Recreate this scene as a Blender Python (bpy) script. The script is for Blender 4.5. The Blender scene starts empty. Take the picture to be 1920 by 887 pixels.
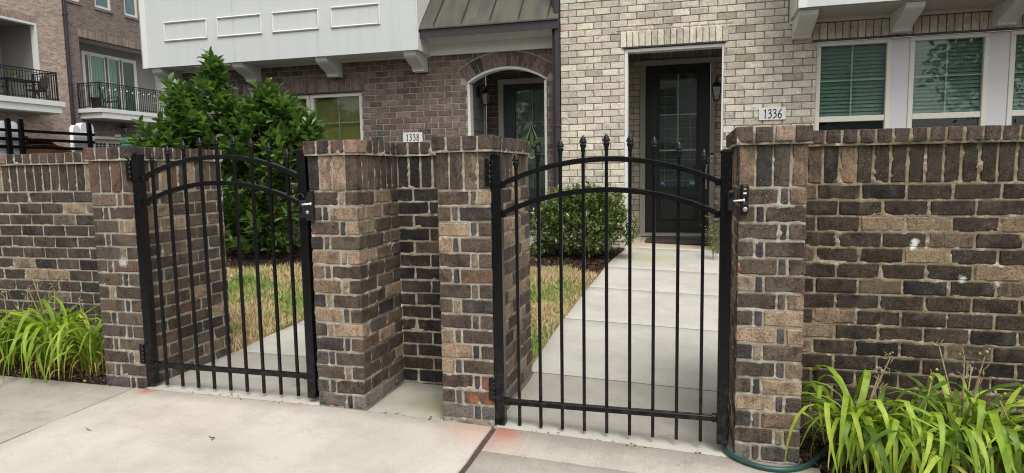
import bpy, math, random
import numpy as np
from mathutils import Vector, Matrix, Euler
R = random.Random(7)
scene = bpy.context.scene
COL = scene.collection

# ------------------------------------------------------------------ camera, light, exposure
cam_d = bpy.data.cameras.new("camera"); cam_o = bpy.data.objects.new("camera", cam_d); COL.objects.link(cam_o)
cam_d.sensor_width = 36; cam_d.lens = 22.892; cam_d.clip_start = 0.05; cam_d.clip_end = 500
cr, cu, cw = (0.96543747, 0.260141, -0.0160359), (-0.01040522, 0.09994704, 0.99493835), (-0.260427, 0.96038391, -0.09919945)
cam_o.matrix_world = Matrix(((cr[0], cu[0], -cw[0], 0.64859), (cr[1], cu[1], -cw[1], -3.12927), (cr[2], cu[2], -cw[2], 1.36214), (0, 0, 0, 1)))
scene.camera = cam_o
SUN_EL, SUN_AZ = math.radians(58), math.radians(150)      # azimuth from +Y towards +X
world = bpy.data.worlds.new("World"); scene.world = world; world.use_nodes = True
wn = world.node_tree
bg = wn.nodes["Background"]
sky = wn.nodes.new("ShaderNodeTexSky"); sky.sky_type = 'NISHITA'; sky.sun_disc = False
sky.sun_elevation = SUN_EL; sky.sun_rotation = SUN_AZ; sky.dust_density = 4.0; sky.air_density = 1.0
hsv = wn.nodes.new("ShaderNodeHueSaturation"); hsv.inputs["Saturation"].default_value = 0.14
wn.links.new(sky.outputs[0], hsv.inputs["Color"]); wn.links.new(hsv.outputs[0], bg.inputs[0])
bg.inputs[1].default_value = 0.15
sun_d = bpy.data.lights.new("sun", 'SUN'); sun_d.energy = 1.3; sun_d.angle = math.radians(25); sun_d.color = (1.0, 0.96, 0.9)
sun_o = bpy.data.objects.new("sun", sun_d); COL.objects.link(sun_o)
sdir = Vector((math.sin(SUN_AZ) * math.cos(SUN_EL), math.cos(SUN_AZ) * math.cos(SUN_EL), math.sin(SUN_EL)))
sun_o.rotation_euler = sdir.to_track_quat('Z', 'Y').to_euler(); sun_o.location = (0, -5, 12)
scene.view_settings.view_transform = 'Standard'; scene.view_settings.look = 'None'
scene.view_settings.exposure = 0.42; scene.view_settings.gamma = 1.0
scene.cycles.pixel_filter_type = 'BLACKMAN_HARRIS'; scene.cycles.filter_width = 1.1; scene.cycles.use_denoising = True
scene.cycles.max_bounces = 6; scene.cycles.diffuse_bounces = 3; scene.cycles.transparent_max_bounces = 12

# ------------------------------------------------------------------ numeric helpers
def hash3(ix, iy, iz):
    h = (ix.astype(np.int64) * 374761393 + iy.astype(np.int64) * 668265263 + iz.astype(np.int64) * 2147483647 // 7) & 0x7fffffff
    h = ((h ^ (h >> 13)) * 1274126177) & 0x7fffffff
    h = h ^ (h >> 16)
    return (h & 0xffff) / 65535.0
def vnoise(x, y, z=0.0):
    x = np.asarray(x, float); y = np.asarray(y, float); z = np.zeros_like(x) + z
    ix, iy, iz = np.floor(x), np.floor(y), np.floor(z)
    fx, fy, fz = x - ix, y - iy, z - iz
    fx, fy, fz = [t * t * (3 - 2 * t) for t in (fx, fy, fz)]
    r = 0
    for a in (0, 1):
        for b in (0, 1):
            for c in (0, 1):
                w = (fx if a else 1 - fx) * (fy if b else 1 - fy) * (fz if c else 1 - fz)
                r = r + w * hash3(ix + a, iy + b, iz + c)
    return r
def sstep(a, b, x):
    t = np.clip((x - a) / (b - a), 0, 1); return t * t * (3 - 2 * t)
BX = [-60, -6, -2.66, -1.19, -.45, 1.0, 4.0, 30]; BZ = [.12, .11, .095, .084, .059, 0.0, -.05, -.1]
def g(x, y):                                              # ground height
    x = np.asarray(x, float); y = np.asarray(y, float)
    b = np.interp(x, BX, BZ)
    fade = sstep(-8.5, -6.5, x) * .86 + .14
    up = .086 * np.clip(y - .75, 0, 4.3) * fade
    return b + up + .015 * np.minimum(y, 0)
def gz(x, y): return float(g(x, y))

# ------------------------------------------------------------------ object helpers
def wloc(o):
    v = Vector((0, 0, 0))
    while o is not None:
        v += o.location; o = o.parent
    return v
def setp(o, label=None, cat=None, group=None, kind=None):
    if label: o["label"] = label
    if cat: o["category"] = cat
    if group: o["group"] = group
    if kind: o["kind"] = kind
    return o
def thing(name, label, cat, loc=(0, 0, 0), group=None):
    o = bpy.data.objects.new(name, None); o.empty_display_size = .1
    COL.objects.link(o); o.location = loc
    return setp(o, label, cat, group)
def struct(name, loc=(0, 0, 0)):
    o = bpy.data.objects.new(name, None); COL.objects.link(o); o.location = loc; o["kind"] = "structure"; return o
def link_mesh(name, me, parent=None, loc=(0, 0, 0), rot=None, color=None):
    o = bpy.data.objects.new(name, me); COL.objects.link(o)
    if parent: o.parent = parent
    o.location = loc
    if rot is not None: o.rotation_euler = rot
    if color is not None: o.color = (*color, 1) if len(color) == 3 else color
    return o
def np_mesh(name, V, F, mat, smooth=False):
    """V (n,3) array, F (m,k) int array of equal-size faces or list of lists."""
    me = bpy.data.meshes.new(name)
    if isinstance(F, np.ndarray):
        V = np.asarray(V, np.float32); m, k = F.shape
        me.vertices.add(len(V)); me.vertices.foreach_set("co", V.ravel())
        me.loops.add(m * k); me.loops.foreach_set("vertex_index", F.astype(np.int32).ravel())
        me.polygons.add(m)
        me.polygons.foreach_set("loop_start", np.arange(0, m * k, k, dtype=np.int32))
        me.update(calc_edges=True)
    else:
        me.from_pydata([tuple(v) for v in V], [], F); me.update()
    if mat: me.materials.append(mat)
    if smooth: me.polygons.foreach_set("use_smooth", np.ones(len(me.polygons), bool))
    return me

BOXF = [(0, 3, 2, 1), (4, 5, 6, 7), (0, 1, 5, 4), (1, 2, 6, 5), (2, 3, 7, 6), (3, 0, 4, 7)]
def _bevel_template():
    """24-vertex bevelled box: vertex id = corner*3 + axis (the axis whose face the vertex lies on)."""
    cs = [(x, y, z) for x in (-1, 1) for y in (-1, 1) for z in (-1, 1)]
    idx = {c: i for i, c in enumerate(cs)}
    V = [(c, a) for c in cs for a in range(3)]
    F = []
    def vid(c, a): return idx[c] * 3 + a
    def orient(f):
        p = [np.array([V[i][0][k] * (1.0 if V[i][1] == k else .8) for k in range(3)]) for i in f]
        n = np.cross(p[1] - p[0], p[2] - p[0]); ctr = sum(p) / len(p)
        return f if n @ ctr > 0 else f[::-1]
    for a in range(3):
        b, c = (a + 1) % 3, (a + 2) % 3
        for s in (-1, 1):
            f = []
            for sb, sc in ((-1, -1), (1, -1), (1, 1), (-1, 1)):
                t = [0, 0, 0]; t[a], t[b], t[c] = s, sb, sc; f.append(vid(tuple(t), a))
            F.append(orient(f))
    for a in range(3):                                   # edges parallel to axis a
        b, c = (a + 1) % 3, (a + 2) % 3
        for sb in (-1, 1):
            for sc in (-1, 1):
                t0 = [0, 0, 0]; t0[a], t0[b], t0[c] = -1, sb, sc
                t1 = list(t0); t1[a] = 1; t0, t1 = tuple(t0), tuple(t1)
                F.append(orient([vid(t0, b), vid(t1, b), vid(t1, c), vid(t0, c)]))
    for c in cs: F.append(orient([vid(c, 0), vid(c, 1), vid(c, 2)]))
    S = np.array([v[0] for v in V], float); A = np.array([v[1] for v in V])
    return S, A, F
BT_S, BT_A, BT_F = _bevel_template()
def bevel_verts(sx, sy, sz, b, jit=0.0, rng=None):
    h = np.array([sx, sy, sz]) / 2
    ins = np.full((24, 3), b); ins[np.arange(24), BT_A] = 0
    V = BT_S * (h - ins)
    if jit and rng is not None: V = V + rng.uniform(-jit, jit, V.shape)
    return V

class MB:
    """collects shapes in world coordinates and links them as one mesh object"""
    def __init__(s): s.v = []; s.f = []; s.cut = []
    def each(s, name, mat, parent=None, smooth=False, color=None):
        """one object for every shape added"""
        cs = s.cut + [(len(s.v), len(s.f))]; out = []
        for (a, c), (b, d) in zip(cs, cs[1:]):
            m = MB(); m.v = s.v[a:b]; m.f = [tuple(i - a for i in f) for f in s.f[c:d]]; out.append(m.build(name, mat, parent, smooth, color=color))
        return out
    def add(s, V, F):
        s.cut.append((len(s.v), len(s.f)))
        o = len(s.v); s.v += [tuple(p) for p in V]; s.f += [tuple(i + o for i in f) for f in F]; return s
    def box(s, x0, x1, y0, y1, z0, z1):
        return s.add([(x0, y0, z0), (x1, y0, z0), (x1, y1, z0), (x0, y1, z0), (x0, y0, z1), (x1, y0, z1), (x1, y1, z1), (x0, y1, z1)], BOXF)
    def bbox(s, x0, x1, y0, y1, z0, z1, b=.003, M=None):
        b = min(b, .45 * min(abs(x1 - x0), abs(y1 - y0), abs(z1 - z0)))
        V = bevel_verts(abs(x1 - x0), abs(y1 - y0), abs(z1 - z0), b) + np.array([(x0 + x1) / 2, (y0 + y1) / 2, (z0 + z1) / 2])
        if M is not None: V = [M @ Vector(p) for p in V]
        return s.add(V, BT_F)
    def prism(s, pts, a, b0, b1):
        """pts: polygon in the two axes other than a, extruded along axis a from b0 to b1"""
        n = len(pts); V = []
        for b in (b0, b1):
            for p in pts:
                q = [0, 0, 0]; k = [i for i in range(3) if i != a]; q[a] = b; q[k[0]], q[k[1]] = p; V.append(q)
        F = [tuple(range(n)), tuple(range(2 * n - 1, n - 1, -1))] + [(i, i + n, (i + 1) % n + n, (i + 1) % n) for i in range(n)]
        return s.add(V, F)
    def tube(s, P, r, n=8, cap=True):
        P = [Vector(p) for p in P]; m = len(P); V = []; F = []
        r = r if isinstance(r, (list, tuple)) else [r] * m
        u = None
        for i, p in enumerate(P):
            t = (P[min(i + 1, m - 1)] - P[max(i - 1, 0)]).normalized()
            if u is None:
                u = t.cross(Vector((0, 0, 1)))
                if u.length < .1: u = t.cross(Vector((1, 0, 0)))
            u = (u - t * u.dot(t)).normalized(); w = t.cross(u)
            for k in range(n):
                a = 2 * math.pi * k / n; V.append(p + (u * math.cos(a) + w * math.sin(a)) * r[i])
        for i in range(m - 1):
            for k in range(n): F.append((i * n + k, i * n + (k + 1) % n, (i + 1) * n + (k + 1) % n, (i + 1) * n + k))
        if cap: F += [tuple(range(n - 1, -1, -1)), tuple(range((m - 1) * n, m * n))]
        return s.add(V, F)
    def sweep(s, P, prof, side=Vector((0, 1, 0))):
        """sweep a closed profile [(a along side, b along up)] along P"""
        P = [Vector(p) for p in P]; m = len(P); n = len(prof); V = []; F = []
        for i, p in enumerate(P):
            t = (P[min(i + 1, m - 1)] - P[max(i - 1, 0)]).normalized(); up = side.cross(t).normalized()
            if up.z < 0: up = -up
            for a, b in prof: V.append(p + side * a + up * b)
        for i in range(m - 1):
            for k in range(n): F.append((i * n + k, (i + 1) * n + k, (i + 1) * n + (k + 1) % n, i * n + (k + 1) % n))
        F += [tuple(range(n)), tuple(range(m * n - 1, (m - 1) * n - 1, -1))]
        return s.add(V, F)
    def lathe(s, prof, c, n=12, sx=1, sy=1):
        V = []; F = []; m = len(prof)
        for r, z in prof:
            for k in range(n):
                a = 2 * math.pi * (k + .5) / n; V.append((c[0] + r * sx * math.cos(a), c[1] + r * sy * math.sin(a), c[2] + z))
        for i in range(m - 1):
            for k in range(n): F.append((i * n + k, i * n + (k + 1) % n, (i + 1) * n + (k + 1) % n, (i + 1) * n + k))
        F += [tuple(range(n - 1, -1, -1)), tuple(range((m - 1) * n, m * n))]
        return s.add(V, F)
    def build(s, name, mat, parent=None, smooth=False, kind=None, label=None, color=None):
        o0 = wloc(parent) if parent else Vector((0, 0, 0))
        me = bpy.data.meshes.new(name)
        me.from_pydata([(p[0] - o0.x, p[1] - o0.y, p[2] - o0.z) for p in s.v], [], s.f); me.update()
        if mat: me.materials.append(mat)
        if smooth: me.polygons.foreach_set("use_smooth", np.ones(len(me.polygons), bool))
        o = link_mesh(name, me, parent, color=color)
        if kind: o["kind"] = kind
        if label: o["label"] = label
        return o
def fixn(o):
    import bmesh
    bm = bmesh.new(); bm.from_mesh(o.data); bmesh.ops.recalc_face_normals(bm, faces=bm.faces); bm.to_mesh(o.data); bm.free(); return o

# ------------------------------------------------------------------ materials
class NT:
    def __init__(s, name):
        s.m = bpy.data.materials.new(name); s.m.use_nodes = True; s.t = s.m.node_tree
        s.b = s.t.nodes["Principled BSDF"]; s.out = s.t.nodes["Material Output"]
    def n(s, typ, **kw):
        nd = s.t.nodes.new("ShaderNode" + typ)
        for k, v in kw.items():
            if k.startswith("_"): setattr(nd, k[1:], v)
            else: s.set(nd, k, v)
        return nd
    def set(s, nd, k, v):
        if k[0] == "i" and k[1:].isdigit(): k = int(k[1:])
        else: k = k.replace("__", " ")
        if isinstance(v, bpy.types.NodeSocket): s.t.links.new(v, nd.inputs[k])
        else:
            sock = nd.inputs[k]
            if isinstance(v, (tuple, list)) and len(v) == 3 and sock.type == 'RGBA': v = (*v, 1)
            sock.default_value = v
    def p(s, **kw):
        for k, v in kw.items(): s.set(s.b, k, v)
    def obj(s): return s.n("TexCoord").outputs["Object"]
    def pos(s): return s.n("NewGeometry").outputs["Position"]
    def math(s, op, a, b=0.0, c=0.0):
        nd = s.n("Math", _operation=op, i0=a, i1=b)
        if op in ("MULTIPLY_ADD",): s.set(nd, "i2", c)
        return nd.outputs[0]
    def noise(s, vec, scale, detail=3, rough=.55, dist=0.0):
        return s.n("TexNoise", Vector=vec, Scale=scale, Detail=detail, Roughness=rough, Distortion=dist).outputs["Fac"]
    def ramp(s, fac, stops, interp='LINEAR'):
        nd = s.n("ValToRGB", Fac=fac); cr_ = nd.color_ramp; cr_.interpolation = interp
        while len(cr_.elements) < len(stops): cr_.elements.new(.5)
        for e, (p_, c) in zip(cr_.elements, stops):
            e.position = p_; e.color = (c, c, c, 1) if not isinstance(c, (tuple, list)) else (*c[:3], 1)
        return nd.outputs[0]
    def mix(s, fac, a, b, blend='MIX'):
        nd = s.n("Mix", _data_type='RGBA', _blend_type=blend)
        s.set(nd, "i0", fac); s.set(nd, "i6", a); s.set(nd, "i7", b); return nd.outputs[2]
    def range(s, v, a, b, c=0.0, d=1.0):
        return s.n("MapRange", Value=v, From__Min=a, From__Max=b, To__Min=c, To__Max=d).outputs[0]
    def scaled(s, vec, sc): return s.n("Mapping", Vector=vec, Scale=sc).outputs[0]
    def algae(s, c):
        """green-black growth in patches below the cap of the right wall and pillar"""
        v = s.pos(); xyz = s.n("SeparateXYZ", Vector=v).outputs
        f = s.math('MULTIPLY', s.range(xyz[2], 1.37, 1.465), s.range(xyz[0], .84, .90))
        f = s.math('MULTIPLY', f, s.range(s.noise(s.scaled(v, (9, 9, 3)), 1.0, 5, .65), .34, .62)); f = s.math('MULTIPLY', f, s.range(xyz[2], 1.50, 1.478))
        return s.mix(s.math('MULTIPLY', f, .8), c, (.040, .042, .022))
    def spots(s, c, lst):
        v = s.pos(); wob = s.math('SUBTRACT', s.noise(v, 55, 4, .6), .5)
        for p, r, amt, col in lst:
            d = s.n("VectorMath", _operation='DISTANCE', i0=v, i1=p).outputs["Value"]
            d = s.math('ADD', d, s.math('MULTIPLY', wob, r * 1.3))
            c = s.mix(s.range(d, r, r * .35, 0, amt), c, col)
        return c
    def bump(s, h, strength=.5, dist=.01, normal=None):
        nd = s.n("Bump", Height=h, Strength=strength, Distance=dist)
        if normal is not None: s.set(nd, "Normal", normal)
        return nd.outputs[0]
    def col(s, src, pal=None):
        if src == 'obj': return s.n("ObjectInfo").outputs["Color"]
        r = s.n("NewGeometry").outputs["Random Per Island"]
        tot = sum(w for w, _ in pal); acc = 0; st = []
        for w, c in pal: st.append((acc / tot, c)); acc += w
        return s.ramp(r, st, 'CONSTANT')

def plain(name, col, rough=.6, var=.12, scale=8, bump=.15, metal=0.0, spec=.5, coords='obj', bscale=60):
    n = NT(name); v = n.obj() if coords == 'obj' else n.pos()
    f = n.noise(v, scale, 5)
    c = n.mix(n.range(f, .3, .7), [x * (1 - var) for x in col], [min(1, x * (1 + var)) for x in col])
    n.p(Base__Color=c, Roughness=n.range(n.noise(v, scale * 3, 3), .3, .7, rough - .08, rough + .08), Metallic=metal, Specular__IOR__Level=spec)
    if bump: n.p(Normal=n.bump(n.noise(v, bscale, 4), bump, .004))
    return n.m

PAL_OLD = [(38, (.092, .069, .053)), (24, (.120, .089, .067)), (5, (.048, .042, .040)), (8, (.10, .085, .075)), (14, (.335, .248, .168)), (9, (.205, .148, .103)), (4, (.14, .086, .060))]
PAL_DARK = [(42, (.048, .036, .027)), (26, (.061, .046, .034)), (14, (.028, .025, .023)), (12, (.29, .214, .140)), (7, (.14, .103, .070))]
PAL_LEFT = [(44, (.070, .055, .044)), (28, (.088, .068, .054)), (8, (.042, .038, .035)), (9, (.285, .214, .148)), (6, (.15, .113, .083))]
PAL_TAN = [(34, (.096, .072, .056)), (22, (.126, .093, .071)), (4, (.052, .046, .043)), (22, (.355, .265, .180)), (12, (.235, .168, .115)), (5, (.158, .092, .063))]
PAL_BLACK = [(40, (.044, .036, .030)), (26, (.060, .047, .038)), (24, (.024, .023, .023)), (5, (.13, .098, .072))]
PAL_SLIV = [(4, (.09, .08, .08)), (2, (.14, .11, .09)), (2, (.06, .055, .058)), (1, (.28, .22, .16))]
PAL_CAP = [(36, (.088, .064, .054)), (26, (.112, .080, .066)), (10, (.14, .088, .068)), (5, (.34, .23, .17)), (8, (.068, .056, .052))]
PAL_GREY = [(1, (.15, .135, .12)), (1, (.19, .175, .155)), (1, (.12, .105, .095))]
PAL_WHITE = [(48, (.70, .645, .535)), (28, (.635, .585, .48)), (12, (.55, .505, .415)), (5, (.46, .42, .34)), (4, (.60, .515, .44)), (2, (.42, .385, .28))]
PAL_BROWN = [(30, (.200, .146, .126)), (26, (.225, .168, .146)), (14, (.168, .122, .106)), (14, (.258, .198, .174)), (7, (.142, .118, .108)), (3, (.095, .088, .085))]
PAL_ARCH = [(5, (.215, .145, .128)), (3, (.17, .112, .098)), (3, (.085, .078, .078)), (2, (.25, .18, .155))]
def pick(pal, rng=R):
    t = rng.uniform(0, sum(w for w, _ in pal))
    for w, c in pal:
        t -= w
        if t <= 0: break
    k = rng.uniform(.86, 1.16); return tuple(x * k * rng.uniform(.97, 1.03) for x in c)

def brick_mat(name, src, pal=None, fine=1.0, specks=1.0, drag=1.0):
    n = NT(name); v = n.obj()
    rnd = n.n("ObjectInfo").outputs["Random"] if src == 'obj' else n.n("NewGeometry").outputs["Random Per Island"]
    off = n.n("CombineXYZ", X=n.math('MULTIPLY', rnd, 37.0), Y=n.math('MULTIPLY', rnd, 91.0), Z=n.math('MULTIPLY', rnd, 13.0)).outputs[0]
    w = n.n("VectorMath", _operation='ADD', i0=v, i1=off).outputs[0]
    c = n.col(src, pal)
    # firing flashes: darker and lighter patches across one brick, streaks of the wire cut
    big = n.noise(w, 11, 4, .62, .8)
    c = n.mix(n.range(big, .47, .64, 0, .8 * drag), c, n.mix(1.0, c, (.40, .39, .39), 'MULTIPLY'))
    c = n.mix(n.range(n.noise(w, 13, 3, .6), .55, .75, 0, .55 * drag), c, n.mix(.5, n.mix(1.0, c, (1.7, 1.6, 1.5), 'MULTIPLY'), (.20, .15, .115)))
    streak = n.noise(n.scaled(w, (75, 75, 9)), 1.0, 3)
    c = n.mix(n.range(streak, .42, .70, 0, .55 * drag), c, n.mix(1.0, c, (.52, .5, .48), 'MULTIPLY'))
    grain = n.noise(w, 150, 5, .75)
    c = n.mix(n.range(grain, .34, .68, 0, 1), n.mix(1.0, c, (1 - .48 * fine, 1 - .49 * fine, 1 - .5 * fine), 'MULTIPLY'), n.mix(1.0, c, (1 + .46 * fine,) * 3, 'MULTIPLY'))
    pit = n.range(n.noise(w, 105, 2), .60, .66)
    c = n.mix(n.math('MULTIPLY', pit, .7 * fine), c, n.mix(1.0, c, (.35, .32, .3), 'MULTIPLY'))
    if specks:
        mask = n.math('MULTIPLY', n.range(n.noise(w, 230, 2), .66, .72), n.range(n.noise(n.pos(), 2.2, 3), .42, .62))
        c = n.mix(n.math('MULTIPLY', mask, .8 * specks), c, (.55, .52, .47))
        film = n.math('MULTIPLY', n.range(n.noise(n.pos(), 5.5, 6, .7), .56, .78), .2 * specks)
        c = n.mix(film, c, (.34, .32, .29))
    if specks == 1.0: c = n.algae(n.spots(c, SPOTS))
    n.p(Base__Color=c, Roughness=.88, Specular__IOR__Level=.3)
    h = n.math('ADD', n.math('MULTIPLY', n.noise(w, 60, 6, .7), 1.0), n.math('MULTIPLY', pit, -.5))
    h = n.math('ADD', h, n.math('MULTIPLY', streak, .35 * drag))
    n.p(Normal=n.bump(h, .75 * fine, .006)); return n.m
def mortar_mat(name, a, b, dark, moss=0.0):
    n = NT(name); v = n.pos()
    c = n.mix(n.range(n.noise(v, 6, 5), .35, .65), a, b)
    c = n.mix(n.range(n.noise(v, 140, 4, .7), .45, .75, 0, .5), c, dark)
    if moss: c = n.mix(n.range(n.noise(v, 26, 4, .6), .56, .70, 0, .75), c, (.60, .58, .52))
    c = n.mix(n.range(n.noise(v, 3.1, 3), .55, .75, 0, .55), c, (.34, .25, .15) if moss else b)
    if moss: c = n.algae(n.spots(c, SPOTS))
    n.p(Base__Color=c, Roughness=.93, Specular__IOR__Level=.2)
    n.p(Normal=n.bump(n.noise(v, 160, 5, .7), .7, .004)); return n.m
WH, OR_, RD = (.72, .71, .68), (.56, .17, .085), (.55, .09, .05)
SPOTS = [((1.736, .49, .982), .024, .95, WH), ((1.733, .49, .962), .020, .95, WH), ((1.725, .49, .945), .012, .9, WH), ((1.952, .49, .80), .022, .9, WH), ((-2.622, 0, .862), .04, .6, WH), ((-1.362, -.017, 1.505), .024, .95, RD), ((-1.365, -.017, 1.475), .02, .9, RD), ((-.35, 0, .265), .045, .28, OR_), ((-.42, 0, .182), .035, .4, OR_), ((-.335, 0, .17), .025, .45, OR_), ((.880, 0, .9), .012, .45, RD), ((-1.315, 0, 1.04), .02, .4, RD), ((-2.525, 0, 1.24), .03, .22, OR_), ((-2.52, 0, .33), .02, .6, RD), ((-1.25, 0, .10), .03, .2, OR_)]
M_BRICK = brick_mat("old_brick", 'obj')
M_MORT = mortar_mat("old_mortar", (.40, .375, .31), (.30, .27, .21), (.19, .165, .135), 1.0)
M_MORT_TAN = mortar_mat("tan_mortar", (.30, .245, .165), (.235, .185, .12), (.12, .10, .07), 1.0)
M_BWHITE = brick_mat("cream_brick", 'obj', fine=.8, specks=0, drag=.45)
M_BWHITE_I = brick_mat("cream_brick_rows", 'isl', PAL_WHITE, fine=.8, specks=0, drag=.45)
M_BBROWN = brick_mat("plum_brick", 'obj', fine=.9, specks=.35, drag=.8)
M_BBROWN_I = brick_mat("plum_brick_rows", 'isl', PAL_BROWN, fine=.9, specks=.35, drag=.8)
M_MWHITE = mortar_mat("grey_mortar", (.19, .17, .145), (.24, .215, .18), (.12, .105, .09))
M_MBROWN = mortar_mat("pale_mortar", (.40, .375, .345), (.34, .315, .285), (.24, .215, .195))

def brick_tex(name, c1, c2, mort, axes='YZ', w=.203, h=.08, ms=.007):
    n = NT(name); v = n.pos(); s_ = n.n("SeparateXYZ", Vector=v)
    u = n.n("CombineXYZ", X=s_.outputs[axes[0]], Y=s_.outputs[axes[1]], Z=0.0).outputs[0]
    b = n.n("TexBrick", Vector=u, Color1=c1, Color2=c2, Mortar=mort, Scale=1.0, Mortar__Size=ms, Mortar__Smooth=.2, Bias=-.1, Brick__Width=w, Row__Height=h)
    c = n.mix(n.range(n.noise(n.scaled(v, (1, 5, 12)), 1.4, 4), .42, .66, 0, .6), b.outputs[0], n.mix(1.0, b.outputs[0], (.62, .6, .6), 'MULTIPLY'))
    c = n.mix(n.range(n.noise(v, .35, 3), .4, .65, 0, .35), c, n.mix(1.0, c, (1.25, 1.2, 1.12), 'MULTIPLY'))
    n.p(Base__Color=c, Roughness=.9, Specular__IOR__Level=.25)
    n.p(Normal=n.bump(n.math('SUBTRACT', 1.0, b.outputs[1]), .6, .01)); return n.m
M_FAR_TAN = brick_tex("far_tan_brick", (.52, .405, .33), (.30, .22, .175), (.50, .45, .40))
M_FAR_DARK = brick_tex("far_dark_brick", (.225, .175, .15), (.12, .095, .087), (.32, .28, .245))
M_UP_WHITE = brick_tex("upper_cream_brick", (.62, .56, .46), (.44, .40, .33), (.2, .18, .15), 'XZ')
M_UP_BROWN = brick_tex("upper_plum_brick", (.2, .125, .11), (.14, .09, .08), (.42, .39, .36), 'XZ')
M_RET_WHITE = brick_tex("return_cream_brick", (.62, .56, .46), (.44, .40, .33), (.2, .18, .15), 'YZ')
M_RET_BROWN = brick_tex("return_plum_brick", (.2, .125, .11), (.14, .09, .08), (.42, .39, .36), 'YZ')

def paint_mat(name, col, rough=.5, dirt=.12, bump=.08):
    n = NT(name); v = n.pos()
    f = n.noise(n.scaled(v, (5.5, 5.5, .35)), 1.6, 6, .65)
    c = n.mix(n.range(f, .48, .72, 0, dirt), col, [x * .62 for x in col])
    c = n.mix(n.range(n.noise(v, 40, 4), .5, .8, 0, dirt), c, [x * .8 for x in col])
    n.p(Base__Color=c, Roughness=rough); n.p(Normal=n.bump(n.noise(v, 90, 3), bump, .003)); return n.m
M_SIDE = paint_mat("white_siding", (.575, .60, .59), dirt=.2)
M_TRIM = paint_mat("white_trim", (.70, .70, .67), .45)
M_FRAME = paint_mat("almond_vinyl", (.66, .645, .56), .4, .06)
M_PANELGREY = paint_mat("pale_grey_panel", (.60, .60, .595), .5, .05)
M_TAUPE = paint_mat("taupe_siding", (.24, .235, .215), .6)
M_GREYTRIM = paint_mat("grey_trim", (.36, .35, .32), .5)
M_BLACK = NT("black_powder_coat")
_v = M_BLACK.obj()
M_BLACK.p(Base__Color=M_BLACK.mix(M_BLACK.range(M_BLACK.noise(M_BLACK.pos(), 14, 5), .5, .75, 0, .5), (.0035, .0037, .0045), (.0075, .0072, .007)), Roughness=M_BLACK.range(M_BLACK.noise(M_BLACK.pos(), 30, 4), .3, .7, .20, .32), Specular__IOR__Level=.28)
_d = M_BLACK.math('MULTIPLY', M_BLACK.range(M_BLACK.n('SeparateXYZ', Vector=M_BLACK.pos()).outputs[2], .55, .08), M_BLACK.range(M_BLACK.noise(M_BLACK.pos(), 24, 5, .7), .45, .7, 0, .6))
M_BLACK.p(Base__Color=M_BLACK.mix(_d, M_BLACK.b.inputs['Base Color'].links[0].from_socket, (.055, .05, .044)))
M_BLACK.p(Normal=M_BLACK.bump(M_BLACK.noise(M_BLACK.pos(), 320, 2), .06, .001)); M_BLACK = M_BLACK.m
M_LATCH = plain("black_latch_plastic", (.008, .008, .009), .42, .2, 40, .1)
M_SCREW = plain("dull_screw", (.03, .033, .045), .3, .1, 50, 0, metal=.6)
M_STEEL = plain("bright_steel", (.50, .50, .49), .38, .1, 50, 0, metal=.9)
M_BRONZE = paint_mat("dark_bronze_metal", (.036, .031, .034), .42, .2)
M_DOORBLK = paint_mat("black_door_paint", (.017, .0185, .018), .4, .25, .12)
M_DOORNAVY = paint_mat("navy_door_paint", (.022, .030, .042), .4, .2, .1)
n = NT("weathered_roof_metal"); v = n.pos()
c = n.mix(n.range(n.noise(n.scaled(v, (5, 1.2, 1.2)), 1.3, 6, .65), .40, .62), (.064, .060, .056), (.098, .096, .066))
c = n.mix(n.range(n.noise(n.scaled(v, (26, 2.5, 2.5)), 1.0, 4), .6, .72, 0, .55), c, (.15, .15, .105))
n.p(Base__Color=c, Roughness=.55, Metallic=.1); M_ROOF = n.m

def glass_mat(name, tint, refl=1.0):
    n = NT(name); t = n.t
    tr = n.n("BsdfTransparent", Color=tint); gl = n.n("BsdfGlossy", Color=(refl, refl, refl), Roughness=.012)
    wob = n.bump(n.noise(n.pos(), 1.6, 1), .03, .05); n.set(gl, "Normal", wob)
    fc = n.n("LayerWeight", Blend=.5, Normal=wob).outputs["Facing"]
    fr = n.math('MULTIPLY_ADD', n.math('POWER', fc, 5.0), .9, .042)
    mx = n.n("MixShader", i0=fr, i1=tr.outputs[0], i2=gl.outputs[0])
    t.links.new(mx.outputs[0], n.out.inputs[0]); return n.m
M_GLASS_G = glass_mat("green_tinted_glass", (.72, .80, .765))
M_GLASS = glass_mat("clear_glass", (.84, .88, .85))
M_LAMPGLASS = plain("frosted_lamp_glass", (.27, .26, .23), .35, .15, 20, 0)
M_BLIND = plain("closed_white_blind", (.38, .42, .395), .5, .15, 3, 0)
n = NT("woven_shade"); v = n.pos()
wv = n.n("TexWave", _wave_type='BANDS', _bands_direction='Z', Vector=v, Scale=26, Distortion=.6, Detail=1.0).outputs["Fac"]
wx = n.n("TexWave", _wave_type='BANDS', _bands_direction='X', Vector=v, Scale=7, Distortion=.4).outputs["Fac"]
c = n.mix(n.range(wv, .3, .7), (.22, .195, .06), (.32, .285, .09))
c = n.mix(n.range(wx, .9, 1.0, 0, .5), c, (.12, .10, .03))
c = n.mix(n.range(n.noise(n.scaled(v, (1, 1, 6)), 3, 4), .4, .7, 0, .5), c, (.2, .19, .06)); n.p(Base__Color=c, Roughness=.8); M_SHADE = n.m
n = NT("sheer_curtain"); v = n.pos()
wv = n.n("TexWave", _wave_type='BANDS', _bands_direction='Y', Vector=v, Scale=2.1, Distortion=1.5, Detail=2.0).outputs["Fac"]
c = n.mix(wv, (.40, .58, .54), (.62, .78, .74)); n.p(Base__Color=c, Roughness=.8); M_CURT = n.m
M_CURTDK = plain("dim_curtain", (.12, .16, .165), .8, .2, 4, 0)
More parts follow.
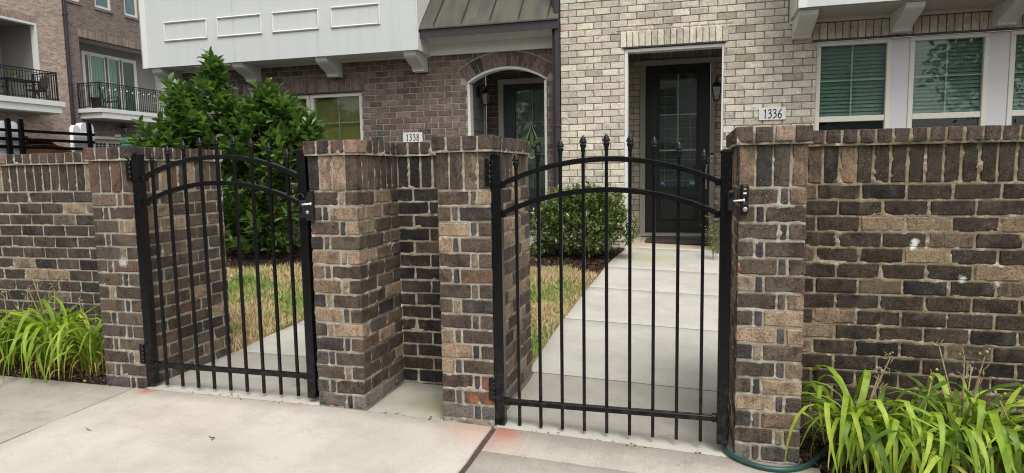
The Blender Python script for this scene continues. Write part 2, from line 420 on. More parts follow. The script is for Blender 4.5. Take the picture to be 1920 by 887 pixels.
M_INSIDE = plain("frosted_door_glass", (.085, .105, .11), .3, .3, 5, 0, bscale=30)
M_INSIDE2 = plain("veiled_door_glass", (.15, .19, .185), .35, .25, 4, 0)
M_CAME = plain("lead_came", (.40, .40, .36), .45, .1, 30, 0)
M_DARKVOID = plain("dim_interior", (.02, .02, .02), .9, .1, 3, 0)
M_PLAQUE = plain("house_number_plate", (.70, .70, .68), .5, .05, 12, .05)
M_INK = plain("black_ink", (.012, .012, .012), .5, .05, 10, 0)

# concrete; the orange utility-paint marks keep their own shape on the slabs
def concrete(name, a, b, stain, paint=(), brush=0.0, moss=None, grit=1.0):
    n = NT(name); v = n.pos()
    c = n.mix(n.range(n.noise(v, 1.7, 6, .6), .36, .64), a, b)
    c = n.mix(n.range(n.noise(v, 4.2, 7, .72), .48, .76, 0, .75), c, stain)
    c = n.mix(n.range(n.noise(n.scaled(v, (1.5, 5, 1)), 1.0, 4), .52, .70, 0, .35), c, stain)
    ck = n.n("TexVoronoi", _feature='DISTANCE_TO_EDGE', Vector=n.n("VectorMath", _operation='ADD', i0=v, i1=n.n("TexNoise", Vector=v, Scale=3.0, Detail=4.0).outputs["Color"]).outputs[0], Scale=.55).outputs["Distance"]
    c = n.mix(n.math('MULTIPLY', n.range(ck, .0022, .0006), n.range(n.noise(v, 1.1, 2), .55, .62, 0, .5)), c, n.mix(1.0, stain, (.45, .43, .4), 'MULTIPLY'))
    gr = n.noise(v, 210, 3, .7)
    c = n.mix(n.range(gr, .35, .7), n.mix(1.0, c, (1 - .26 * grit,) * 3, 'MULTIPLY'), n.mix(1.0, c, (1 + .13 * grit,) * 3, 'MULTIPLY'))
    c = n.mix(n.range(n.noise(v, 90, 2), .68, .74, 0, .35), c, stain)
    h = n.noise(v, 150, 4, .7)
    if brush:
        br = n.noise(n.scaled(v, (150, 3, 3)), 1.0, 2)
        c = n.mix(n.range(br, .3, .7, 0, brush), c, n.mix(1.0, c, (.72, .71, .7), 'MULTIPLY')); h = n.math('ADD', h, n.math('MULTIPLY', br, .8))
    if moss:
        for (mx_, my_, mr, mc) in moss:
            d = n.n("VectorMath", _operation='DISTANCE', i0=n.n("Mapping", Vector=v, Scale=(1, 1, 0)).outputs[0], i1=(mx_, my_, 0)).outputs["Value"]
            d = n.math('ADD', d, n.math('MULTIPLY', n.noise(v, 7, 5), mr * 1.2))
            c = n.mix(n.range(d, mr * 1.7, mr * .6, 0, .75), c, mc)
    for (px, py, pr, amt) in paint:
        d = n.n("VectorMath", _operation='DISTANCE', i0=n.n("Mapping", Vector=v, Scale=(1, 1, 0)).outputs[0], i1=(px, py, 0)).outputs["Value"]
        d = n.math('ADD', d, n.math('MULTIPLY', n.math('SUBTRACT', n.noise(v, 16, 5, .65), .5), pr * 1.5))
        f = n.math('MULTIPLY', n.range(d, pr, pr * .15, 0, amt), n.range(n.noise(v, 120, 3), .25, .6, .45, 1))
        c = n.mix(f, c, (.56, .135, .075))
    n.p(Base__Color=c, Roughness=.9, Specular__IOR__Level=.25)
    n.p(Normal=n.bump(h, .45, .004)); return n.m
M_WALK_L = concrete("left_sidewalk_concrete", (.37, .335, .28), (.45, .415, .355), (.275, .24, .195))
M_WALK_M = concrete("pale_sidewalk_concrete", (.53, .485, .42), (.625, .58, .515), (.42, .37, .305), paint=[(-2.46, -.055, .08, .75), (-.38, -.06, .25, .34), (-1.45, -.035, .08, .22), (-1.95, -.3, .35, .07)])
M_WALK_R = concrete("right_sidewalk_concrete", (.43, .39, .335), (.50, .46, .40), (.33, .29, .24), paint=[(-.245, -.07, .125, .72), (-.21, -.2, .17, .2)], brush=.35)
M_PATH = concrete("path_concrete", (.47, .455, .405), (.545, .53, .475), (.38, .365, .31), grit=.8, moss=[(.25, 4.4, .42, (.38, .38, .20))])
M_PATH2 = concrete("entry_concrete", (.43, .41, .36), (.50, .48, .42), (.34, .32, .27), grit=.9)
M_ALCOVE = concrete("alcove_concrete", (.36, .345, .285), (.45, .43, .36), (.25, .24, .17), moss=[(-.66, .2, .2, (.24, .235, .095))])
M_PORCH = concrete("porch_concrete", (.56, .49, .36), (.62, .55, .42), (.44, .38, .28))
M_JOINT = plain("joint_filler", (.075, .048, .038), .95, .4, 60, .6)
n = NT("soil"); v = n.pos()
c = n.mix(n.range(n.noise(v, 9, 6, .7), .35, .65), (.035, .022, .016), (.085, .056, .04)); n.p(Base__Color=c, Roughness=1.0)
n.p(Normal=n.bump(n.noise(v, 60, 6, .7), 1.0, .03)); M_SOIL = n.m
n = NT("dry_turf"); v = n.pos()
c = n.mix(n.range(n.noise(v, 1.9, 3), .45, .62), (.50, .345, .18), (.20, .22, .07))
c = n.mix(n.range(n.noise(v, 45, 5, .7), .4, .7), n.mix(1.0, c, (.6, .55, .5), 'MULTIPLY'), c); n.p(Base__Color=c, Roughness=1.0)
n.p(Normal=n.bump(n.noise(v, 90, 5, .7), 1.0, .02)); M_TURF = n.m
n = NT("grass_blades"); v = n.pos()
rnd = n.n("NewGeometry").outputs["Random Per Island"]
patch = n.math('ADD', n.noise(v, 2.3, 2), n.math('MULTIPLY', n.math('SUBTRACT', rnd, .5), .22))
patch = n.math('SUBTRACT', patch, n.range(n.n("SeparateXYZ", Vector=v).outputs[1], 2.5, 3.3, 0, .14))
c = n.mix(n.range(patch, .42, .53), n.mix(rnd, (.62, .47, .27), (.44, .335, .18)), n.mix(rnd, (.12, .235, .035), (.26, .35, .075)))
n.p(Base__Color=c, Roughness=.75, Subsurface__Weight=0.0); M_GRASS = n.m
def chip_mat(name, pal):
    n = NT(name); n.p(Base__Color=n.col('isl', pal), Roughness=.95, Specular__IOR__Level=.2); return n.m
M_MULCH = chip_mat("mulch_chips", [(30, (.028, .018, .014)), (28, (.055, .034, .025)), (18, (.09, .052, .036)), (8, (.15, .09, .06)), (5, (.30, .20, .12)), (10, (.018, .013, .011))])
n = NT("asphalt"); v = n.pos()
c = n.mix(n.range(n.noise(v, 120, 3), .35, .7), (.07, .07, .068), (.12, .118, .112)); n.p(Base__Color=c, Roughness=.95); M_ASPH = n.m

def leaf_mat(name, src, pal=None, gloss=.32, trans=.28, tips=False):
    n = NT(name); v = n.obj()
    c = n.col(src, pal)
    c = n.mix(n.range(n.noise(v, 24, 4), .35, .68), n.mix(1.0, c, (.78, .8, .75), 'MULTIPLY'), n.mix(1.0, c, (1.2, 1.16, 1.05), 'MULTIPLY'))
    if tips:                                              # browned blade ends, on some blades only
        ln = n.n("VectorMath", _operation='LENGTH', i0=v).outputs["Value"]
        ln = n.math('ADD', ln, n.math('MULTIPLY', n.math('SUBTRACT', n.noise(v, 30, 3), .5), .12))
        f = n.math('MULTIPLY', n.range(ln, .40, .50), n.range(n.n("ObjectInfo").outputs["Random"], .45, .75))
        c = n.mix(n.math('MULTIPLY', f, .85), c, (.40, .27, .11))
        c = n.mix(n.range(n.noise(n.scaled(v, (3, 120, 3)), 1.0, 2), .4, .7, 0, .35), c, n.mix(1.0, c, (.6, .66, .5), 'MULTIPLY'))
    n.p(Base__Color=c, Roughness=gloss, Specular__IOR__Level=.4)
    tl = n.n("BsdfTranslucent", Color=n.mix(1.0, c, (1.5, 1.6, .7), 'MULTIPLY'))
    mx = n.n("MixShader", i0=trans, i1=n.b.outputs[0], i2=tl.outputs[0]); n.t.links.new(mx.outputs[0], n.out.inputs[0]); return n.m
PAL_MAG = [(28, (.068, .136, .040)), (28, (.100, .184, .050)), (12, (.046, .098, .032)), (22, (.150, .245, .070)), (5, (.20, .29, .075)), (.6, (.18, .085, .035))]
PAL_BOX = [(28, (.055, .105, .028)), (26, (.095, .16, .042)), (22, (.17, .235, .075)), (14, (.31, .365, .15)), (10, (.52, .54, .31)), (7, (.03, .065, .018))]
PAL_NAN = [(3, (.16, .22, .05)), (2, (.28, .30, .09)), (1, (.34, .26, .10))]
PAL_LILY = [(24, (.180, .285, .030)), (26, (.260, .385, .040)), (18, (.100, .175, .026)), (20, (.385, .49, .070)), (1.2, (.44, .42, .11))]
PAL_DEAD = [(2, (.40, .27, .13)), (1, (.26, .17, .09)), (1, (.52, .33, .10))]
M_MAG = leaf_mat("magnolia_leaf", 'obj', gloss=.30); M_MAG_I = leaf_mat("magnolia_leaves", 'isl', PAL_MAG, gloss=.30)
M_BOX = leaf_mat("variegated_leaves", 'isl', PAL_BOX, gloss=.4); M_NAN = leaf_mat("bamboo_leaves", 'isl', PAL_NAN, gloss=.5)
M_LILY = leaf_mat("daylily_blade", 'obj', gloss=.5, trans=.3, tips=True)
M_BARK = plain("bark", (.09, .068, .05), .9, .3, 30, .6, bscale=80)
M_STALK = plain("dry_stalk", (.24, .19, .10), .85, .25, 40, .2)
M_BUD = plain("pale_seed_pod", (.30, .34, .14), .6, .15, 30, .1)

# ------------------------------------------------------------------ brick meshes
NR = np.random.default_rng(11)
_bc = {}
def brick_mesh(sx, sy, sz, mat, b=.0042, jit=.0019, nv=5):
    key = (round(sx, 3), round(sy, 3), round(sz, 3), mat.name, R.randrange(nv))
    if key not in _bc:
        me = np_mesh("brick", bevel_verts(*key[:3], b, jit, NR), BT_F, mat); _bc[key] = me
    return _bc[key]
def put_brick(par, x0, x1, y0, y1, z0, z1, mat, pal, wob=.0015, pw=None):
    q = lambda t: round(t / .004) * .004
    me = brick_mesh(max(.012, q(x1 - x0)), max(.012, q(y1 - y0)), max(.012, q(z1 - z0)), mat)
    p = par["_w"] if False else pw
    o = link_mesh("brick", me, par, ((x0 + x1) / 2 - p.x + R.uniform(-wob, wob), (y0 + y1) / 2 - p.y + R.uniform(-wob, wob), (z0 + z1) / 2 - p.z + R.uniform(-wob, wob)),
                  (R.uniform(-.004, .004), R.uniform(-.006, .006), R.uniform(-.004, .004)), pick(pal))
    return o
def mortar_panel(u0, u1, v0, v1, rects, to3, res=.007, seed=0.0):
    """uneven mortar face; rects are the brick faces in (u, v); returns verts, quads"""
    nu = max(2, int((u1 - u0) / res)); nv = max(2, int((v1 - v0) / res))
    U, Vv = np.meshgrid(np.linspace(u0, u1, nu), np.linspace(v0, v1, nv))
    ins = np.full(U.shape, -1.0); us = U[0]; vs = Vv[:, 0]
    for a, b, c, d in rects:
        i0, i1 = np.searchsorted(us, a), np.searchsorted(us, b); j0, j1 = np.searchsorted(vs, c), np.searchsorted(vs, d)
        if i1 <= i0 or j1 <= j0: continue
        uu = U[j0:j1, i0:i1]; vv = Vv[j0:j1, i0:i1]
        ins[j0:j1, i0:i1] = np.maximum(ins[j0:j1, i0:i1], np.minimum(np.minimum(uu - a, b - uu), np.minimum(vv - c, d - vv)))
    fine = vnoise(U * 95 + seed, Vv * 95, seed); mid = vnoise(U * 34 + seed, Vv * 48, seed + 3.3); low = vnoise(U * 13 + seed, Vv * 17, seed + 9.1)
    d = -.0066 + .0034 * (fine - .5) + .0065 * (mid - .35) + (.0038 * sstep(.60, .85, low) + .0022 * sstep(.60, .80, mid)) * (.3 + 1.2 * fine)
    d = np.where(ins > .014, -.014, d)
    d = np.where((ins > 0) & (ins <= .014), d - ins * .30 - .0004, d)
    V = to3(U.ravel(), Vv.ravel(), d.ravel())
    k = np.arange(nu * nv).reshape(nv, nu)
    F = np.stack([k[:-1, :-1], k[:-1, 1:], k[1:, 1:], k[1:, :-1]], -1).reshape(-1, 4)
    return np.stack(V, -1), F
def join_np(name, parts, mat, par, smooth=False, kind=None):
    p = wloc(par) if par else Vector((0, 0, 0)); VV = []; FF = []; o = 0
    for V, F in parts: VV.append(V - np.array(p)); FF.append(F + o); o += len(V)
    ob = link_mesh(name, np_mesh(name, np.concatenate(VV), np.concatenate(FF), mat, smooth), par)
    if kind: ob["kind"] = kind
    return ob

CH = .08; ZS = 1.270; ZT = 1.467; ZC0, ZC1 = 1.476, 1.545; J = .0125
def pillar(x0, x1, D, label, pal, base, lw, rw, redpaint=False):
    """x0..x1 front face at y=0, depth D; lw/rw: y where the garden wall meets the left/right side (None: gate side, full depth)"""
    t = thing("brick_pillar", label, "pillar", ((x0 + x1) / 2, D / 2, base), "brick pillars of the front garden wall"); pw = wloc(t)
    W = x1 - x0; k = W / .288; A, S, H = .168 * k, .027 * k, .068 * k
    fr, ls, rs = [], [], []
    ly, ry = (D if lw is None else lw), (D if rw is None else rw)
    i = 0
    while True:
        zt = ZS - i * CH - .004; zb = zt - CH + J
        if zt < base + .012: break
        zb2 = max(zb, base - .05)
        pl = PAL_GREY if zb < base + .06 else pal
        e = (i % 2 == 0)
        segs = [(A, 'l'), (S, 'm'), (H, 'r')] if e else [(H, 'l'), (S, 'm'), (A, 'r')]
        x = x0
        for w_, k_ in segs:
            xx = x + w_
            dep = .075 if k_ == 'm' else (.09 if w_ > .12 else .195)
            put_brick(t, x, xx, 0, dep, zb2, zt, M_BRICK, PAL_SLIV if k_ == 'm' else pl, pw=pw); fr.append((x, xx, zb2, zt))
            x = xx + J
        for side, yl, start in ((0, ly, .09 if e else .195), (1, ry, .195 if e else .09)):
            lst = ls if side == 0 else rs; lst.append((0, start, zb2, zt))
            y = start + J
            while y < yl - .02:
                y1 = min(y + .190, D - .001, yl + .03 if yl < D else D)
                if D - y1 < .05 and yl >= D: y1 = D
                a, b = (x0, x0 + .09) if side == 0 else (x1 - .09, x1)
                put_brick(t, a, b, y, y1, zb2, zt, M_BRICK, pl, pw=pw); lst.append((y, y1, zb2, zt)); y = y1 + J
        i += 1
    # soldiers
    ns = 4; pt = (W + J) / ns
    for q in range(ns):
        a = x0 + q * pt; b = a + pt - J
        put_brick(t, a, b, 0, .062, ZS + .008, ZT, M_BRICK, pal, pw=pw); fr.append((a, b, ZS + .008, ZT))
    for side, yl in ((0, ly), (1, ry)):
        lst = ls if side == 0 else rs; lst.append((0, .062, ZS + .008, ZT)); y = .062 + J
        while y < yl - .02:
            y1 = min(y + .0615, D)
            a, b = (x0, x0 + .09) if side == 0 else (x1 - .09, x1)
            put_brick(t, a, b, y, y1, ZS + .008, ZT, M_BRICK, pal, pw=pw); lst.append((y, y1, ZS + .008, ZT)); y = y1 + J
    # cap course, a little proud
    oh = .017; pt = (W + 2 * oh + J) / 4
    cf, cl, cr_ = [], [], []
    for q in range(4):
        a = x0 - oh + q * pt; b = a + pt - J
        put_brick(t, a, b, -oh, .09, ZC0, ZC1, M_BRICK, PAL_CAP, pw=pw); cf.append((a, b, ZC0, ZC1))
    for side, yl in ((0, ly), (1, ry)):
        lst = cl if side == 0 else cr_; lst.append((-oh, .09, ZC0, ZC1)); y = .09 + J
        first = side == 1
        while y < yl - .02:
            y1 = min(y + .0615, D + oh); first = False
            a, b = (x0 - oh, x0 + .09) if side == 0 else (x1 - .09, x1 + oh)
            put_brick(t, a, b, y, y1, ZC0, ZC1, M_BRICK, PAL_CAP, pw=pw); lst.append((y, y1, ZC0, ZC1)); y = y1 + J
    s = x0 * 3.1 + 20
    zb = base - .06
    parts = [mortar_panel(x0 + .003, x1 - .003, zb, ZT + .012, fr, lambda u, v_, d: (u, -d, v_), seed=s),
             mortar_panel(.003, ry, zb, ZT + .012, rs, lambda u, v_, d: (x1 + d, u, v_), .009, seed=s + 5),
             mortar_panel(x0 - oh + .003, x1 + oh - .003, ZC0 - .012, ZC1 - .003, cf, lambda u, v_, d: (u, -oh - d, v_), seed=s + 7),
             mortar_panel(-oh + .003, ry, ZC0 - .012, ZC1 - .003, cr_, lambda u, v_, d: (x1 + oh + d, u, v_), seed=s + 8)]
    V, F = mortar_panel(.003, ly, zb, ZT + .012, ls, lambda u, v_, d: (x0 - d, u, v_), .012, seed=s + 6); parts.append((V, F[:, ::-1]))
    V, F = mortar_panel(-oh + .003, ly, ZC0 - .012, ZC1 - .003, cl, lambda u, v_, d: (x0 - oh - d, u, v_), .012, seed=s + 9); parts.append((V, F[:, ::-1]))
    join_np("mortar", parts, M_MORT, t)
    c_ = MB(); c_.box(x0 + .016, x1 - .016, .016, D - .004, zb, ZC0 - .001); c_.box(x0 + .002, x1 - .002, .002, D + .004, ZC0 - .0005, ZC1 - .012)
    c_.build("core", M_MORT, t)
    return t
def garden_wall(x0, x1, Y, th, label, pal, palcap, phase=0.0, res=.008, mort=None):
    mort = mort or M_MORT
    base = min(gz(x0, Y), gz(x1, Y))
    t = thing("brick_wall", label, "wall", ((x0 + x1) / 2, Y + th / 2, base), "brick garden wall sections"); pw = wloc(t)
    fr, cf = [], []
    i = 0
    while True:
        zt = ZS - i * CH - .004; zb = zt - CH + J
        if zt < base - .03: break
        x = x0 - ((phase + .1015 * (i % 2)) % .203)
        while x < x1 - .006:
            a, b = max(x, x0), min(x + .203 - J, x1)
            if b - a > .014: put_brick(t, a, b, Y, Y + .09, zb, zt, M_BRICK, pal, pw=pw); fr.append((a, b, zb, zt))
            x += .203
        i += 1
    x = x0 + .004
    while x < x1 - .01:
        b = min(x + .0625, x1)
        if b - x > .014:
            put_brick(t, x, b, Y, Y + .09, ZS + .008, ZT, M_BRICK, pal, pw=pw); fr.append((x, b, ZS + .008, ZT))
            put_brick(t, x + .004, b + .004, Y - .016, Y + th + .016, ZC0, ZC1, M_BRICK, palcap, pw=pw); cf.append((x + .004, b + .004, ZC0, ZC1))
        x += .0765
    s = x0 * 2.3 + 50
    join_np("mortar", [mortar_panel(x0, x1, base - .1, ZT + .012, fr, lambda u, v_, d: (u, Y - d, v_), res, seed=s),
                       mortar_panel(x0, x1, ZC0 - .012, ZC1 - .003, cf, lambda u, v_, d: (u, Y - .016 - d, v_), res, seed=s + 4)], mort, t)
    c_ = MB(); c_.box(x0, x1, Y + .016, Y + th, base - .1, ZC0 - .001); c_.box(x0, x1, Y - .002, Y + th + .004, ZC0 - .0005, ZC1 - .012); c_.build("core", M_MORT, t)
    return t

pillar(-2.821, -2.511, .77, "far left brick pillar carrying the hinges of the left gate, beside the left daylilies", PAL_OLD, .095, .50, None)
pillar(-1.337, -1.049, .516, "brick pillar on the latch side of the left gate, orange paint on its cap corner", PAL_OLD, .084, None, .516)
pillar(-.595, -.307, .82, "tan speckled brick pillar in the middle carrying the hinges of the right gate", PAL_TAN, .055, .516, None)
pillar(.871, 1.158, .77, "right hand brick pillar with a latch on its face and a green hose round its foot", PAL_TAN, 0.0, None, .488)
garden_wall(-5.1, -2.8215, .50, .2, "brick garden wall left of the left gate, behind daylilies, trailer above its cap", PAL_LEFT, PAL_CAP, .05)
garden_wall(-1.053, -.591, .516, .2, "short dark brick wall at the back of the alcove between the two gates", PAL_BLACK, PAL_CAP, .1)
garden_wall(1.1585, 3.9, .488, .2, "dark brick garden wall right of the right gate, below the three windows", PAL_DARK, PAL_CAP, .07, mort=M_MORT_TAN)

# ------------------------------------------------------------------ ground, pavement, paths
def sheet(xs, ys, dz=0.0, zf=None):
    X, Y = np.meshgrid(xs, ys); Z = g(X, Y) + dz if zf is None else zf(X, Y)
    k = np.arange(X.size).reshape(X.shape)
    F = np.stack([k[:-1, :-1], k[:-1, 1:], k[1:, 1:], k[1:, :-1]], -1).reshape(-1, 4)
    return np.stack([X.ravel(), Y.ravel(), Z.ravel()], -1), F
gx = np.concatenate([np.arange(-60, -9, 3.0), np.arange(-9, 6, .25), np.arange(6, 31, 3.0)])
gy = np.concatenate([np.arange(-14, -1, 1.0), np.arange(-1, 6, .2), np.arange(6, 61, 3.0)])
V, F = sheet(gx, gy, -.03)
o = link_mesh("ground", np_mesh("ground", V, F, M_SOIL, True)); o["kind"] = "structure"
V, F = sheet(np.arange(-40, -6.9, .5), np.arange(.8, 40, .7), -.008)
o = link_mesh("driveway", np_mesh("driveway", V, F, M_ASPH, True)); o["kind"] = "structure"

def slab(par, edge_l, edge_r, y0, y1, mat, th=.09, dz=0.0, rough=.0, ny=None, tilt=0.0, b=.0035):
    """a cast slab between x = edge_l(y) and x = edge_r(y), rounded arrises, following the ground"""
    ny = ny or max(3, int((y1 - y0) / .12)); nx = 14
    ys = np.linspace(y0, y1, ny); rows = []
    for j, y in enumerate(ys):
        l, r_ = edge_l(y), edge_r(y); l += rough * (vnoise(np.array([y * 22.0]), np.array([.5]))[0] - .5); r_ += rough * (vnoise(np.array([y * 19.0]), np.array([7.5]))[0] - .5)
        xs = np.concatenate([[l, l], [l + b], np.linspace(l + b, r_ - b, nx)[1:-1], [r_ - b], [r_, r_]])
        z = g(xs, np.full_like(xs, y)) + dz + tilt * (xs - xs.mean())
        z[0] -= th; z[-1] -= th; z[1] -= b; z[-2] -= b
        yy = np.full_like(xs, y)
        rows.append(np.stack([xs, yy, z], -1))
    r0 = rows[0].copy(); r0[:, 2] = np.minimum(r0[:, 2], r0[:, 2] - b); rb = r0.copy(); rb[:, 2] -= th
    for rr in (rows[0], rows[-1]): pass
    first = rows[0].copy(); first[:, 1] += b; last = rows[-1].copy(); last[:, 1] -= b
    e0 = rows[0].copy(); e0[:, 2] -= b; e1 = rows[-1].copy(); e1[:, 2] -= b
    d0 = e0.copy(); d0[:, 2] -= th; d1 = e1.copy(); d1[:, 2] -= th
    R_ = np.stack([d0, e0, first] + rows[1:-1] + [last, e1, d1])
    k = np.arange(R_.shape[0] * R_.shape[1]).reshape(R_.shape[:2])
    F_ = np.stack([k[:-1, :-1], k[:-1, 1:], k[1:, 1:], k[1:, :-1]], -1).reshape(-1, 4)
    return link_mesh("slab", np_mesh("slab", R_.reshape(-1, 3), F_, mat), par)
cst = lambda c_: (lambda y: c_)
walk = struct("sidewalk")
slab(walk, cst(-7.5), cst(-2.590), -2.4, -.022, M_WALK_L)
slab(walk, cst(-2.582), lambda y: -.318 - .012 * abs(y), -2.4, -.022, M_WALK_M, rough=.012)
slab(walk, lambda y: -.288 - .004 * abs(y), cst(3.4), -2.4, -.3, M_WALK_R, rough=.012)
slab(walk, lambda y: -.288 - .004 * abs(y), cst(1.24), -.3, -.022, M_WALK_R, rough=.012)
slab(walk, cst(-7.5), cst(-.32), -5, -2.41, M_WALK_L); slab(walk, cst(-.3), cst(6), -5, -2.41, M_WALK_R)
jm = MB()
ys = np.linspace(-2.4, -.03, 40)
jv = [(-.318 - .03 - .006 * abs(y), y, gz(-.3, y) - .013 + .004 * math.sin(y * 40)) for y in ys] + [(-.27 - .006 * abs(y), y, gz(-.3, y) - .012 + .004 * math.sin(y * 33)) for y in ys]
jm.add(jv, [(i, i + 1, i + 41, i + 40) for i in range(39)]); o = jm.build("joint_strip", M_JOINT, walk)
LE = lambda y: float(np.interp(y, [0, .74, 1.71, 2.94, 4.25, 5.0], [-.305, -.345, -.335, -.27, -.185, -.06]))
pathr = struct("path")
for a, b in ((-.016, .882), (.895, 2.018), (2.034, 3.026), (3.042, 3.888), (3.906, 4.982)):
    if a < .5:
        slab(pathr, cst(-.306), cst(.9), a, b, M_PATH2)
    else: slab(pathr, LE, cst(1.12), a, b, M_PATH, b=.003)
slab(pathr, cst(-.55), cst(1.35), 4.992, 6.3, M_PORCH)
pathl = struct("path")
LL = lambda y: float(np.interp(y, [0, .74, 1.1, 1.55, 2.2, 5.2], [-2.511, -2.50, -2.49, -2.42, -2.40, -2.3]))
slab(pathl, cst(-2.511), cst(-1.335), -.016, .80, M_PATH2)
slab(pathl, LL, cst(-1.22), .81, 1.46, M_PATH); slab(pathl, LL, cst(-1.2), 1.47, 2.7, M_PATH); slab(pathl, LL, cst(-1.2), 2.71, 4.0, M_PATH); slab(pathl, LL, cst(-1.0), 4.01, 6.3, M_PATH)
for ar in ((-.32, 1.10, .0, 5.0), (-2.48, -1.24, .0, 5.2), (-7, 3.3, -2.4, -.0)):
    V, F = sheet(np.linspace(ar[0], ar[1], 24), np.linspace(ar[2], ar[3], 30), -.011)
    if ar[2] == 0.0:
        ctr = V[F].mean(1); F = F[(ctr[:, 0] > np.interp(ctr[:, 1], [0, .74, 1.71, 2.94, 4.25, 5.0], [-.27, -.31, -.30, -.23, -.15, -.02])) if ar[0] > -1 else (ctr[:, 0] > -2.42)]
    else:
        ctr = V[F].mean(1); F = F[ctr[:, 0] < 1.1]
    o = link_mesh("path_bed", np_mesh("path_bed", V, F, M_JOINT)); o["kind"] = "structure"
def joint(par, xl, xr, ya, yb, dz=-.0032):
    V, F = sheet(np.linspace(xl, xr, 12), np.array([ya, yb]), dz); link_mesh("joint_strip", np_mesh("joint_strip", V, F, M_JOINTG), par)
M_JOINTG = plain("joint_dirt", (.10, .09, .075), .95, .4, 60, .6)
for a, b in ((.880, .897), (2.016, 2.036), (3.024, 3.044), (3.886, 3.908), (4.980, 4.994)): joint(pathr, LE(a) + .004, 1.11, a, b)
for a, b in ((.798, .812), (1.458, 1.472), (2.698, 2.712), (3.998, 4.012)): joint(pathl, LL(a) + .004, -1.23, a, b)
joint(walk, -2.5, -1.34, -.0235, -.0145); joint(walk, -1.045, -.6, -.0235, -.0145, -.012); joint(walk, -.28, .89, -.0235, -.0145); joint(walk, -2.592, -2.580, -2.4, -.022)
alc = struct("pavement"); slab(alc, cst(-1.046), cst(-.60), -.016, .52, M_ALCOVE, dz=-.012)

def blades(n_, area, hmin, hmax, wd, dens=None):
    """n_ grass blades: bent strips of 3 triangles"""
    x0, x1, y0, y1 = area
    x = NR.uniform(x0, x1, n_); y = NR.uniform(y0, y1, n_)
    if dens is not None:
        m = NR.random(n_) < dens(x, y); x, y = x[m], y[m]
    n_ = len(x); z = g(x, y) - .004
    h = NR.uniform(hmin, hmax, n_) * (.5 + vnoise(x * 2.1, y * 2.1, 2.0)); a = NR.uniform(0, 2 * np.pi, n_); ln = NR.uniform(.2, 1.3, n_) * h
    dx, dy = np.cos(a), np.sin(a); px, py = -dy * wd / 2, dx * wd / 2
    P = np.stack([np.stack([x + px, y + py, z], -1), np.stack([x - px, y - py, z], -1),
                  np.stack([x + dx * ln * .4 + px * .8, y + dy * ln * .4 + py * .8, z + h * .6], -1), np.stack([x + dx * ln * .4 - px * .8, y + dy * ln * .4 - py * .8, z + h * .6], -1),
                  np.stack([x + dx * ln, y + dy * ln, z + h], -1)], 1)
    b = np.arange(n_)[:, None] * 5
    F_ = np.concatenate([b + np.array([[0, 1, 3]]), b + np.array([[0, 3, 2]]), b + np.array([[2, 3, 4]])])
    return P.reshape(-1, 3), F_
M1 = lambda x, y: y < 3.62 + .12 * np.sin(x * 7) + .1 * x        # lawn / mulch border, right yard
M2 = lambda x, y: y < 3.35 + .10 * np.sin(x * 3) + .30 * np.clip(x + 3.6, -1, 1.2)
def lawn(area, dens, nb, name):
    V, F = sheet(np.linspace(area[0], area[1], 30), np.linspace(area[2], area[3], 40), -.010)
    o = link_mesh(name, np_mesh(name, V, F, M_TURF, True)); o["kind"] = "structure"
    P, F_ = blades(nb, area, .022, .065, .0052, dens); o = link_mesh("grass", np_mesh("grass", P, F_, M_GRASS)); o["kind"] = "stuff"
    setp(o, "dry tan lawn grass with green tufts " + ("between the two paths" if area[1] > -1 else "left of the left path"), "grass")
patchy = lambda x, y: .35 + .65 * sstep(.35, .6, vnoise(x * 2.0 + 3, y * 2.0, 5.0))
lawn((-1.22, -.2, .55, 3.95), lambda x, y: patchy(x, y) * M1(x, y) * (x < np.interp(y, [0, .74, 1.71, 2.94, 4.25], [-.32, -.355, -.345, -.28, -.195]) + NR.normal(0, .012, len(x))), 42000, "lawn")
lawn((-5.4, -2.36, .7, 4.0), lambda x, y: patchy(x, y) * M2(x, y) * (x < np.interp(y, [0, .74, 1.1, 1.55, 2.2, 5.2], [-2.52, -2.51, -2.50, -2.43, -2.41, -2.31]) + NR.normal(0, .012, len(x))), 90000, "lawn")
def chips(nc, area, dens, label, zo=0.0, lmin=.012, lmax=.045):
    x0, x1, y0, y1 = area
    x = NR.uniform(x0, x1, nc); y = NR.uniform(y0, y1, nc); m = NR.random(nc) < dens(x, y); x, y = x[m], y[m]; nc = len(x)
    z = g(x, y) + NR.uniform(-.012, .014, nc) + zo
    L = NR.uniform(lmin, lmax, nc)[:, None] / 2; Wd = NR.uniform(.003, .009, nc)[:, None] / 2
    a = NR.uniform(0, 2 * np.pi, nc); e = NR.normal(0, .35, nc)
    d = np.stack([np.cos(a) * np.cos(e), np.sin(a) * np.cos(e), np.sin(e)], -1); s_ = np.stack([-np.sin(a), np.cos(a), NR.normal(0, .5, nc)], -1)
    c_ = np.stack([x, y, z], -1); bend = np.zeros_like(c_); bend[:, 2] = NR.uniform(0, .006, nc)
    P = np.stack([c_ - d * L - s_ * Wd, c_ - d * L + s_ * Wd, c_ + bend - s_ * Wd, c_ + bend + s_ * Wd, c_ + d * L - s_ * Wd, c_ + d * L + s_ * Wd], 1)
    b = np.arange(nc)[:, None] * 6
    F_ = np.concatenate([b + np.array([[0, 1, 3, 2]]), b + np.array([[2, 3, 5, 4]])])
    o = link_mesh("mulch", np_mesh("mulch", P.reshape(-1, 3), F_, M_MULCH)); o["kind"] = "stuff"; setp(o, label, "mulch")
